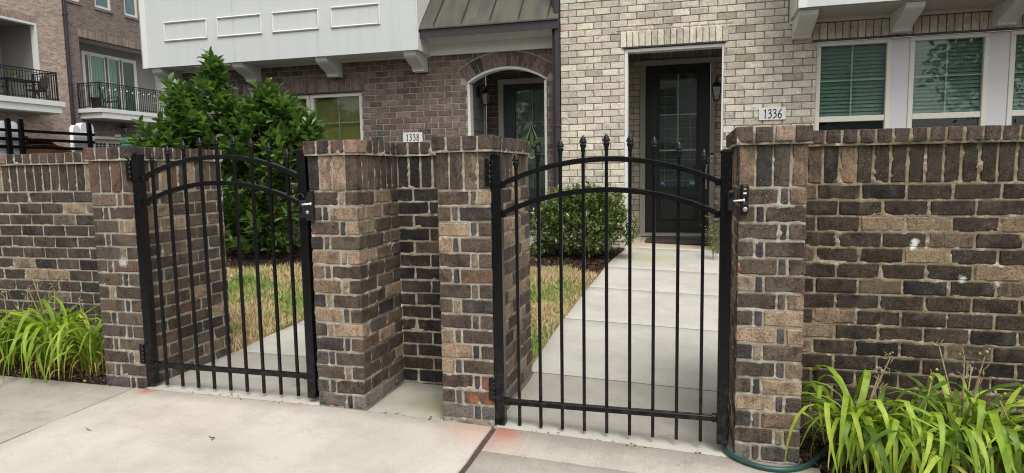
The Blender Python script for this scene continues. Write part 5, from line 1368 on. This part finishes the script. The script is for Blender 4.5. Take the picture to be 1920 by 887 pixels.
far_wall(FA, 4.0, 18.62, 0, 13, [(11.5, 17.35, 4.3, 7.43)], M_FAR_TAN)
MB().box(-26.2, -26, 11.3, 17.6, 4.2, 7.6).build("recess_back", M_GREYTRIM, FA)
MB().box(-26, XW - .301, 17.351, 17.55, 4.2, 7.6).build("recess_side", M_TAUPE, FA)
MB().box(-26, XW - .301, 11.3, 17.55, 7.431, 7.6).build("recess_ceiling", M_TAUPE, FA)
MB().box(XW - .2, XW + .03, 17.27, 17.348, 4.36, 7.35).box(XW - .2, XW + .03, 11.5, 17.348, 7.352, 7.43).build("opening_trim", M_TRIM, FA)
MB().box(XW - .1, XF, 11.0, 17.30, 4.16, 4.35).box(XW - .1, XF - .06, 11.0, 17.19, 3.90, 4.159).build("balcony_slab", M_TRIM, FA)
MB().box(XW + .01, XF - .08, 11.1, 17.1, 3.86, 3.899).build("balcony_soffit", M_TAUPE, FA)
fd = yframe(FA, "balcony_door", 15.9, 17.0, 4.36, 6.6, .12, -25.99, -25.94, M_TRIM); MB().box(-25.99, -25.96, 16.03, 16.87, 4.48, 6.47).build("door_leaf", M_PANELGREY, fd)
for q, (a, b) in enumerate(((12.0, 13.5), (14.0, 15.4))):
    w_ = yframe(FA, "window", a, b, 4.36, 6.9, .10, -25.99, -25.92, M_FRAME); MB().box(-25.97, -25.965, a + .1, b - .1, 4.46, 6.8).build("pane", M_GLASS_G, w_)
sidb = MB()
for zz in np.arange(4.4, 7.4, .2): sidb.box(-25.995, -25.975, 11.4, 17.3, zz, zz + .008)
o = sidb.build("siding_lap", M_TAUPE, FA); o["kind"] = "stuff"
railing(FA, [(XW, 17.05), (XF - .06, 17.05), (XF - .06, 11.2)], 4.35, 5.43)
yg = yframe(FA, "garage_window", 13.0, 17.6, 2.0, 2.95, .14, XW, XW + .04, M_GREYTRIM); MB().box(XW + .001, XW + .01, 13.14, 17.46, 2.14, 2.81).build("pane", M_DARKVOID, yg)
FB = thing("townhouse", "far dark brick townhouse beside the tan one, with balcony sliding doors and garage", "house", (-26, 24, .1), "townhouses")
wins = [(18.25, 19.38, 8.72, 10.4), (20.12, 20.95, 8.72, 10.4), (21.66, 22.42, 8.72, 10.4)]
far_wall(FB, 18.621, 34, 0, 13, [(19.20, 27.0, 4.27, 7.29)] + wins[1:] + [(18.7, 19.38, 8.72, 10.4)] + [(19.0, 25, .1, 3.06)], M_FAR_DARK)
MB().box(-25.3, -25.1, 19.0, 27.2, 4.2, 7.4).build("recess_back", M_TAUPE, FB)
MB().box(-25.1, XW - .301, 19.19, 27.2, 7.291, 7.4).build("recess_ceiling", M_GREYTRIM, FB)
MB().box(-25.1, XW - .301, 19.0, 19.199, 4.2, 7.29).build("recess_side", M_GREYTRIM, FB)
MB().box(-25.09, XW - .31, 24.2, 26.9, 4.3, 7.2).build("storage_closet", M_PANELGREY, FB)
for a, b, c, d in wins:
    a = max(a, 18.7); w_ = yframe(FB, "window", a, b, c, d, .09, XW - .12, XW - .03, M_FRAME); MB().box(XW - .08, XW - .07, a + .09, b - .09, c + .09, d - .09).build("pane", M_GLASS, w_); MB().box(XW - .16, XW - .14, a, b, c, d).build("curtain", plain("blue_curtain", (.18, .30, .40), .8, .2, 2, 0), w_)
    sl_m = MB(); sl_m.box(XW - .02, XW + .05, a - .05, b + .05, c - .12, c - .02); sl_m.build("sill", M_FAR_DARK, w_)
MB().box(XW - .02, XF, 18.90, 27.2, 4.11, 4.27).box(XW - .02, XF - .04, 19.0, 27.2, 3.87, 4.109).build("balcony_slab", M_TRIM, FB)
MB().box(XW + .01, XF - .07, 19.05, 27.1, 3.83, 3.869).build("balcony_soffit", M_TAUPE, FB)
railing(FB, [(XW, 18.97), (XF - .05, 18.97), (XF - .05, 27.0)], 4.27, 5.32)
sd = yframe(FB, "sliding_door", 20.10, 23.02, 4.38, 6.93, .10, -25.095, -25.0, M_TRIM)
for q, (a, b) in enumerate(((20.2, 20.45), (20.5, 21.28), (21.42, 22.08), (22.2, 22.92))):
    pn = yframe(sd, "door_panel", a, b, 4.48, 6.83, .05, -25.06, -25.01, M_FRAME)
    MB().box(-25.04, -25.035, a + .05, b - .05, 4.53, 6.78).build("pane", M_GLASS_G, pn)
    if q in (1, 2): MB().box(-25.085, -25.07, a + .03, b - (.03 if q == 1 else .16), 4.4, 6.8).build("curtain", M_CURT, pn)
    else: MB().box(-25.085, -25.07, a + .03, b - .03, 4.4, 6.8).build("curtain", M_CURTDK, pn)
SOL = brick_tex("far_soldier_course", (.34, .26, .19), (.12, .09, .08), (.30, .26, .22), 'YZ', .075, .4)
MB().box(XW - .05, XW + .012, 19.1, 27.0, 7.292, 7.62).build("lintel", SOL, FB); MB().box(XW - .05, XW + .012, 11.4, 17.4, 7.432, 7.70).build("lintel", brick_tex("far_tan_soldier", (.40, .30, .235), (.24, .17, .13), (.36, .31, .27), 'YZ', .075, .4), FA)
gd = MB().box(XW - .25, XW - .2, 19.0, 25, .1, 3.06).build("garage_door", paint_mat("almond_garage", (.55, .50, .40), .5), FB)
MB().box(XW - .1, XW + .03, 18.95, 25.1, 3.061, 3.18).build("garage_header", M_FRAME, FB)
for q in range(8):
    a = 19.62 + q * .86
    if a + .7 > 25: break
    for k_ in range(4):
        for j in range(2): MB().box(XW - .199, XW - .195, a + k_ * .185, a + k_ * .185 + .14, 2.70 + j * .11, 2.79 + j * .11).build("garage_pane", M_DARKVOID, gd)
MB().box(XW, XW + .03, 20.63, 20.93, 3.15, 3.30).build("number_plate", M_PLAQUE, FB)
FDS = thing("downspout", "dark downspout between the far tan and far dark townhouses", "downspout", (-24, 18.6, 0.1))
MB().bbox(XW + .002, XW + .12, 18.53, 18.66, .1, 12.8, .02).build("pipe", M_BRONZE, FDS)
mm = MB(); [mm.bbox(XW + .001, XW + .13, 18.51, 18.68, z_, z_ + .05, .005) for z_ in (2.5, 5.2, 8.0)]; mm.each("strap", M_BRONZE, FDS)
lantern(XW + .18, 21.05, 3.36, 3.72, 0, "black lantern lamp on the far dark townhouse above its garage", XW)
# balcony furniture
def sling_chair(x, y, z, rot, label, mat_seat, sc=1.0):
    t = thing("patio_chair", label, "chair", (x, y, z), "patio chairs on the far balconies"); M = Matrix.Translation((x, y, z)) @ Matrix.Rotation(rot, 4, 'Z') @ Matrix.Scale(sc, 4)
    tr = lambda P: [M @ Vector(p) for p in P]
    for s_ in (-.27, .27):
        MB().tube(tr([(.30, s_, 0), (.26, s_, .42), (-.24, s_, .36), (-.42, s_, 1.0)]), .016, 6).build("side_frame", M_LATCH, t)
        MB().tube(tr([(-.34, s_, 0), (-.22, s_, .40), (.0, s_, .62), (.28, s_, .60), (.26, s_, .42)]), .016, 6).build("arm_frame", M_LATCH, t)
    m = MB(); m.add(tr([(.25, -.25, .41), (.25, .25, .41), (-.22, .25, .36), (-.22, -.25, .36), (.25, -.25, .425), (.25, .25, .425), (-.22, .25, .375), (-.22, -.25, .375)]), BOXF); fixn(m.build("seat", mat_seat, t))
    m = MB(); m.add(tr([(-.22, -.25, .37), (-.22, .25, .37), (-.41, .25, .98), (-.41, -.25, .98), (-.235, -.25, .37), (-.235, .25, .37), (-.425, .25, .98), (-.425, -.25, .98)]), BOXF); fixn(m.build("backrest", mat_seat, t))
M_SLING = plain("brown_sling", (.10, .062, .04), .8, .2, 20, .2); M_SLDK = plain("dark_sling", (.03, .028, .028), .8, .2, 20, .2)
sling_chair(-23.6, 20.1, 4.27, .7, "brown sling chair on the dark townhouse's balcony", M_SLING)
sling_chair(-23.4, 15.2, 4.35, 1.4, "dark chair at the left end of the tan townhouse's balcony table", M_SLDK, .95)
sling_chair(-23.5, 16.6, 4.35, -1.7, "dark chair at the right end of the tan townhouse's balcony table", M_SLDK, .95)
TB = thing("patio_table", "dark metal table on the tan townhouse's balcony", "table", (-23.5, 15.9, 4.35))
MB().bbox(-23.9, -23.1, 15.2, 16.6, 5.02, 5.05, .01).build("tabletop", M_SLDK, TB)
for a, b in ((-23.8, 15.3), (-23.2, 15.3), (-23.8, 16.5), (-23.2, 16.5)): MB().box(a - .02, a + .02, b - .02, b + .02, 4.35, 5.02).build("leg", M_LATCH, TB)
PT = thing("potted_plant", "green plant in a white pot on the tan townhouse's balcony table", "plant", (-23.5, 15.85, 5.05))
MB().lathe([(.06, 0), (.10, .14), (.11, .15), (.10, .155)], (-23.5, 15.85, 5.05), 12).build("pot", M_PLAQUE, PT, True)
it = [(Vector((-23.5, 15.85, 5.2)), frame_mat(Vector((R.gauss(0, 1), R.gauss(0, 1), R.uniform(.1, 1))), 0), R.uniform(.8, 1.3)) for q in range(30)]
foliage(PT, it, [leaf_arrays(.22, .08, .2, .5, 3)], M_MAG_I, M_MAG_I, 0, PAL_MAG)
PL = thing("planter", "black planter tub in the corner of the dark townhouse's balcony", "planter", (-23.7, 19.3, 4.27)); MB().lathe([(.15, 0), (.19, .42), (.21, .44), (.21, .47), (.18, .47), (.17, .40)], (-23.5, 19.25, 4.27), 14).build("tub", M_LATCH, PL, True)
MB().lathe([(.165, .39), (.001, .43)], (-23.5, 19.25, 4.27), 14).build("potting_soil", M_SOIL, PL)
SLt = thing("string_lights", "white bulb string lights along the dark townhouse's balcony railing", "string lights", (XF, 22, 5.2))
wr = MB(); bb = MB()
for q in range(26):
    y = 19.1 + q * .3; zz = 5.14 - .05 * (q % 2); wr.tube([(XF - .02, y, zz), (XF - .02, y + .3, 5.14 - .05 * ((q + 1) % 2))], .006, 4); bb.lathe([(.008, .05), (.03, .01), (.025, -.02), (.002, -.035)], (XF - .02, y, zz - .05), 7)
wr.build("wire", M_LATCH, SLt); o = bb.build("bulb", M_PLAQUE, SLt, True); o["kind"] = "stuff"

# ------------------------------------------------------------------ trailer with its load, seen over the left wall
XT = -10.5; zg = gz(XT, 6)
TRL = thing("utility_trailer", "black railed utility trailer parked behind the left wall", "trailer", (XT - .8, 4.6, zg))
MB().bbox(XT - 1.7, XT + .02, 1.8, 7.3, zg + .55, zg + .68, .01).build("deck", M_BLACK, TRL)
for x in (XT, XT - 1.68):
    for z_ in (2.20, 2.055, 1.92, 1.5, 1.1): MB().bbox(x - .025, x + .025, 1.9, 7.10, z_ - .026, z_ + .026, .006).build("rail", M_BLACK, TRL)
    for y in (2.0, 3.7, 5.40, 5.62, 6.955): MB().bbox(x + .026 if x == XT else x - .075, x + .075 if x == XT else x - .026, y - .042, y + .042, zg + .6, 2.40 + .03 * (y > 6), .006).build("stake", M_BLACK, TRL)
for s_ in (.12, -1.80):
    for y in (3.9, 4.8):
        w_ = MB(); w_.lathe([(.20, -.09), (.33, -.10), (.35, -.06), (.35, .06), (.33, .10), (.20, .09)], (0, 0, 0), 20); w_.v = [(XT + s_ + c2, y + a_, zg + .35 + b_) for a_, b_, c2 in w_.v]; wo = fixn(w_.build("wheel", M_LATCH, TRL, True))
        h_ = MB(); h_.lathe([(.20, -.05), (.12, -.02), (.12, .02), (.20, .05)], (0, 0, 0), 16); h_.v = [(XT + s_ + c2, y + a_, zg + .35 + b_) for a_, b_, c2 in h_.v]; fixn(h_.build("rim", M_STEEL, wo, True))
MB().tube([(XT - .8, 1.8, zg + .6), (XT - .8, .6, zg + .5)], .04, 8).build("drawbar", M_BLACK, TRL)
M_WRAP = plain("white_plastic_wrap", (.90, .93, .98), .3, .06, 3, .5, bscale=9)
def wrapped(y0, y1, x0, x1, z0, z1, label):
    t = thing("wrapped_bundle", label, "bundle", ((x0 + x1) / 2, (y0 + y1) / 2, z0), "white wrapped bundles on the trailer")
    m = MB(); n_ = 9
    P = []
    for q in range(17):
        a = math.pi * q / 16; P.append(((y0 + y1) / 2 - (y1 - y0) / 2 * math.copysign(abs(math.cos(a)) ** .55, math.cos(a)), z1 - .16 + .16 * abs(math.sin(a)) ** .7))
    P = [(y0, z0)] + P + [(y1, z0)]
    o = fixn(m.prism(P, 0, x0, x1).build("wrap", M_WRAP, t))
    f = MB()
    for z_ in np.arange(z0 + .25, z1 - .2, .28): f.bbox(x0 - .006, x1 + .006, y0 - .006, y1 + .006, z_, z_ + .03, .005)
    f.each("tape_band", M_PLAQUE, t)
zd = zg + .685
wrapped(5.28, 5.68, XT - .16, XT - .06, zd, 2.36, "tall white wrapped bundle at the front of the trailer, by the paired stakes")
wrapped(6.71, 6.86, XT - .15, XT - .06, zd, 2.37, "narrow white wrapped bundle just left of the trailer's last stake")
wrapped(6.87, 7.16, XT - .2, XT - .06, zd, 2.43, "rounded white wrapped bundle sticking out past the trailer's last stake")
M_CARD = plain("cardboard", (.40, .215, .11), .85, .15, 4, .2)
cb = thing("cardboard_box", "large brown cardboard box standing in the trailer under flattened sheets", "box", (XT - .4, 6.2, zd))
MB().bbox(XT - .9, XT - .10, 5.72, 6.69, zd, 1.90, .008).build("carton", M_CARD, cb)
MB().box(XT - .0995, XT - .097, 6.18, 6.24, zd + .1, 1.88).build("tape", plain("parcel_tape", (.46, .28, .15), .3, .1, 10, 0), cb)
for q, (z_, tl, lb_) in enumerate(((1.93, .05, "bent flattened cardboard sheet lying on the big carton"), (1.99, .12, "tilted flattened cardboard sheet on top of the trailer load"))):
    cs_ = thing("cardboard_sheet", lb_, "cardboard", (XT - .4, 6.15, z_), "flattened cardboard sheets")
    m = MB(); n_ = 10
    Pm = [(5.72 + .9 * i / n_, z_ + tl * math.sin(math.pi * i / n_ * (1 + .3 * q)) - .06 * q * i / n_) for i in range(n_ + 1)]
    for i in range(n_): m.prism([Pm[i], Pm[i + 1], (Pm[i + 1][0], Pm[i + 1][1] + .012), (Pm[i][0], Pm[i][1] + .012)], 0, XT - .8, XT - .09 + .02 * q)
    fixn(m.build("sheet", M_CARD, cs_))

# ------------------------------------------------------------------ person in a green cap behind the left pillar
PX, PY = -8.10, 5.50; PZ = gz(PX, PY)
PE = thing("person", "person in a green baseball cap seen behind the far left pillar's cap", "person", (PX, PY, PZ))
fwd = Vector((.65 - PX, -3.13 - PY, 0)).normalized(); sid = Vector((-fwd.y, fwd.x, 0)); HT_ = 1.99 - PZ - .03; kk = HT_ / 1.80
def P3(a, b, c): return Vector(((sid * a + fwd * b)[0] * kk, (sid * a + fwd * b)[1] * kk, c * kk))
def skinned(name, chains, mat, par, sub=1):
    """chains: lists of (point key or coords, radius); shared keys join"""
    V, E, Rr, ids = [], [], [], {}
    for ch in chains:
        last = None
        for key, p, r_ in ch:
            if key not in ids: ids[key] = len(V); V.append(p); Rr.append(r_)
            if last is not None: E.append((last, ids[key]))
            last = ids[key]
    me = bpy.data.meshes.new(name); me.from_pydata(V, E, []); o = bpy.data.objects.new(name, me); COL.objects.link(o)
    md = o.modifiers.new("skin", 'SKIN'); sv = me.skin_vertices[0].data
    for i, r_ in enumerate(Rr): rr = r_ if isinstance(r_, tuple) else (r_, r_); sv[i].radius = (rr[0] * kk, rr[1] * kk); sv[i].use_root = (i == 0)
    md2 = o.modifiers.new("sub", 'SUBSURF'); md2.levels = sub; md2.render_levels = sub
    dg = bpy.context.evaluated_depsgraph_get(); me2 = bpy.data.meshes.new_from_object(o.evaluated_get(dg))
    bpy.data.objects.remove(o); me2.materials.clear(); me2.materials.append(mat); me2.polygons.foreach_set("use_smooth", np.ones(len(me2.polygons), bool)); me2.name = name
    return link_mesh(name, me2, par)
M_SKIN = plain("skin", (.42, .25, .17), .5, .08, 12, .05); M_SHIRT = plain("navy_shirt", (.03, .04, .07), .85, .15, 10, .2); M_TROU = plain("grey_trousers", (.10, .10, .095), .85, .15, 10, .2); M_CAP = plain("green_cap_cloth", (.015, .125, .065), .8, .12, 30, .2)
ch = [[("pel", P3(0, 0, .95), .13), ("wst", P3(0, .01, 1.10), .125), ("chs", P3(0, .0, 1.32), .15), ("nek", P3(0, -.01, 1.50), .062), ("hd0", P3(0, .015, 1.57), .07), ("hd1", P3(0, .02, 1.66), .088), ("hd2", P3(0, .005, 1.75), .078), ("hd3", P3(0, 0, 1.79), .045)],
      [("hd1", 0, 0), ("nose", P3(0, .125, 1.655), .013)]]
for s_, n_ in ((-1, "l"), (1, "r")):
    ch.append([("hd1", 0, 0), ("ear" + n_, P3(s_ * .092, .0, 1.66), .014)])
    ch.append([("chs", 0, 0), ("sh" + n_, P3(s_ * .19, 0, 1.43), .062), ("el" + n_, P3(s_ * .25, -.02, 1.13), .043), ("wr" + n_, P3(s_ * .26, .05, .88), .028), ("pm" + n_, P3(s_ * .26, .07, .80), (.042, .018))])
    for k_ in range(4): ch.append([("pm" + n_, 0, 0), ("f%d0" % k_ + n_, P3(s_ * .262, .042 + .018 * k_, .755), .009), ("f%d1" % k_ + n_, P3(s_ * .256, .042 + .018 * k_, .715 + (.008 if k_ in (0, 3) else 0)), .0085), ("f%d2" % k_ + n_, P3(s_ * .243, .044 + .018 * k_, .69 + (.012 if k_ in (0, 3) else 0)), .007)])
    ch.append([("wr" + n_, 0, 0), ("t0" + n_, P3(s_ * .25, .105, .83), .011), ("t1" + n_, P3(s_ * .245, .125, .79), .009)])
    ch.append([("pel", 0, 0), ("hp" + n_, P3(s_ * .10, 0, .88), .09), ("kn" + n_, P3(s_ * .11, .02, .49), .058), ("an" + n_, P3(s_ * .115, -.01, .09), .040), ("ft" + n_, P3(s_ * .13, .13, .035), (.04, .028))])
skinned("body", ch, M_SKIN, PE)
skinned("shirt", [[("a", P3(0, 0, 1.0), .145), ("b", P3(0, .01, 1.12), .14), ("c", P3(0, 0, 1.33), .165), ("d", P3(0, -.01, 1.46), .085)]] + [[("c", 0, 0), ("s%d" % s_, P3(s_ * .19, 0, 1.43), .074), ("e%d" % s_, P3(s_ * .23, -.01, 1.22), .06)] for s_ in (-1, 1)], M_SHIRT, PE)
skinned("trousers", [[("a", P3(0, 0, 1.02), .135), ("p", P3(0, 0, .94), .142)]] + [[("p", 0, 0), ("h%d" % s_, P3(s_ * .10, 0, .86), .10), ("k%d" % s_, P3(s_ * .11, .02, .49), .070), ("n%d" % s_, P3(s_ * .115, -.01, .10), .056)] for s_ in (-1, 1)], M_TROU, PE)
pw = wloc(PE)
for s_ in (-1, 1):
    skinned("shoe", [[("a", P3(s_ * .115, -.05, .05), .045), ("b", P3(s_ * .125, .08, .045), .05), ("c", P3(s_ * .135, .18, .035), .036)]], M_LATCH, PE)
    m = MB(); m.lathe([(.001, -.011), (.010, -.006), (.012, 0), (.010, .006), (.001, .011)], pw + P3(s_ * .034, .100, 1.675), 8); m.build("eye", M_INK, PE, True)
m = MB(); c_ = pw + P3(0, .107, 1.60); m.bbox(-.025, .025, -.006, .006, -.006, .006, .003); m.v = [tuple(c_ + sid * p[0] + fwd * p[1] + Vector((0, 0, p[2]))) for p in m.v]; m.build("mouth", plain("lip", (.30, .12, .10), .5, .05, 10, 0), PE)
m = MB()
for q in range(1):
    m.lathe([(.104, 0), (.106, .03), (.098, .065), (.075, .095), (.04, .112), (.001, .117)], (0, 0, 0), 20)
    m.v = [tuple(pw + P3(p[0], p[1] * 1.12 + .01, 1.735 + p[2])) for p in m.v]
cap = fixn(m.build("cap", M_CAP, PE, True))
m = MB(); V = []; n_ = 11
for rr, zz in ((.098, .0), (.20, -.028)):
    for q in range(n_):
        a = math.radians(25 + 130 * q / (n_ - 1)); r2 = rr if rr < .1 else .11 + (rr - .11) * math.sin(math.radians(180 * q / (n_ - 1)))
        V.append(pw + P3(math.cos(a) * r2, math.sin(a) * r2 * 1.12 + .01, 1.738 + zz))
V2 = [v_ - Vector((0, 0, .006)) for v_ in V]
Fb = [(i, i + 1, n_ + i + 1, n_ + i) for i in range(n_ - 1)] + [(2 * n_ + n_ + i, 3 * n_ + i + 1, 2 * n_ + i + 1, 2 * n_ + i) for i in range(n_ - 1)] + [(n_ + i, n_ + i + 1, 3 * n_ + i + 1, 3 * n_ + i) for i in range(n_ - 1)]
fixn(m.add(V + V2, Fb).build("brim", M_CAP, cap, True))
m = MB(); m.lathe([(.016, 0), (.016, .004), (.001, .006)], (0, 0, 0), 10); m.v = [tuple(pw + P3(p[0], .118 + p[2], 1.785 + p[1])) for p in m.v]; fixn(m.build("badge", M_PLAQUE, cap))
m = MB(); m.lathe([(.094, -.06), (.099, -.02), (.101, .01)], (0, 0, 0), 18); m.v = [tuple(pw + P3(p[0], min(p[1], .045) * 1.1 - .004, 1.735 + p[2])) for p in m.v]; fixn(m.build("hair", plain("dark_hair", (.03, .022, .018), .7, .2, 60, .3), PE, True))

# ------------------------------------------------------------------ across the street, behind the camera: what the panes mirror
OH = thing("townhouse", "pale townhouse across the street behind the camera, mirrored in the window panes", "house", (3.5, -26, -.3), "townhouses")
MB().box(-3, 11, -33, -26, -.4, 8.2).build("wall", M_SIDE, OH)
fixn(MB().prism([(-25.5, 8.2), (-29.5, 11.6), (-33.5, 8.2)], 0, -3.4, 11.4).build("roof", M_ROOF, OH))
for zz in (1.0, 4.4):
    for xx in (-1.5, 1.6, 4.7, 7.8):
        w_ = MB(); frame_ring(w_, xx, xx + 1.5, zz, zz + 2.0, .1, -26.0, -25.93); w_ = w_.build("window", M_TRIM, OH); MB().box(xx + .1, xx + 1.4, -26.0, -25.97, zz + .1, zz + 1.9).build("pane", M_DARKVOID, w_)
for (tx, ty, hh, rr) in ((11.5, -16, 7.5, 2.6), (6.0, -19.5, 6.0, 1.9), (-7.0, -18, 7.0, 2.4)):
    T = thing("street_tree", {11.5: "larger leafy street tree across the street to the right", 6.0: "smaller leafy street tree before the pale townhouse across the street", -7.0: "leafy street tree across the street to the left"}[tx], "tree", (tx, ty, -.3), "street trees behind the camera")
    MB().tube([(tx, ty, -.4), (tx + .05, ty, 1.5), (tx, ty, hh * .6)], [.16, .12, .06], 9).build("trunk", M_BARK, T, True)
    it = []
    for q in range(9):
        a = q * 2.4; c_ = Vector((tx + math.cos(a) * rr * .55 * R.random(), ty + math.sin(a) * rr * .55 * R.random(), hh * R.uniform(.5, .85)))
        MB().tube([(tx, ty, hh * .35), tuple(c_)], [.05, .02], 6).build("limb", M_BARK, T, True)
        for k_ in range(170):
            d = Vector((R.gauss(0, 1), R.gauss(0, 1), R.gauss(0, .8))).normalized(); it.append((c_ + d * rr * .62 * R.uniform(.4, 1), frame_mat(Vector((R.gauss(0, 1), R.gauss(0, 1), R.gauss(0, .6))), R.uniform(-2, 2)), R.uniform(1.6, 2.8)))
    foliage(T, it, [mv[0], mv[1]], M_MAG_I, M_MAG_I, 0, PAL_MAG)
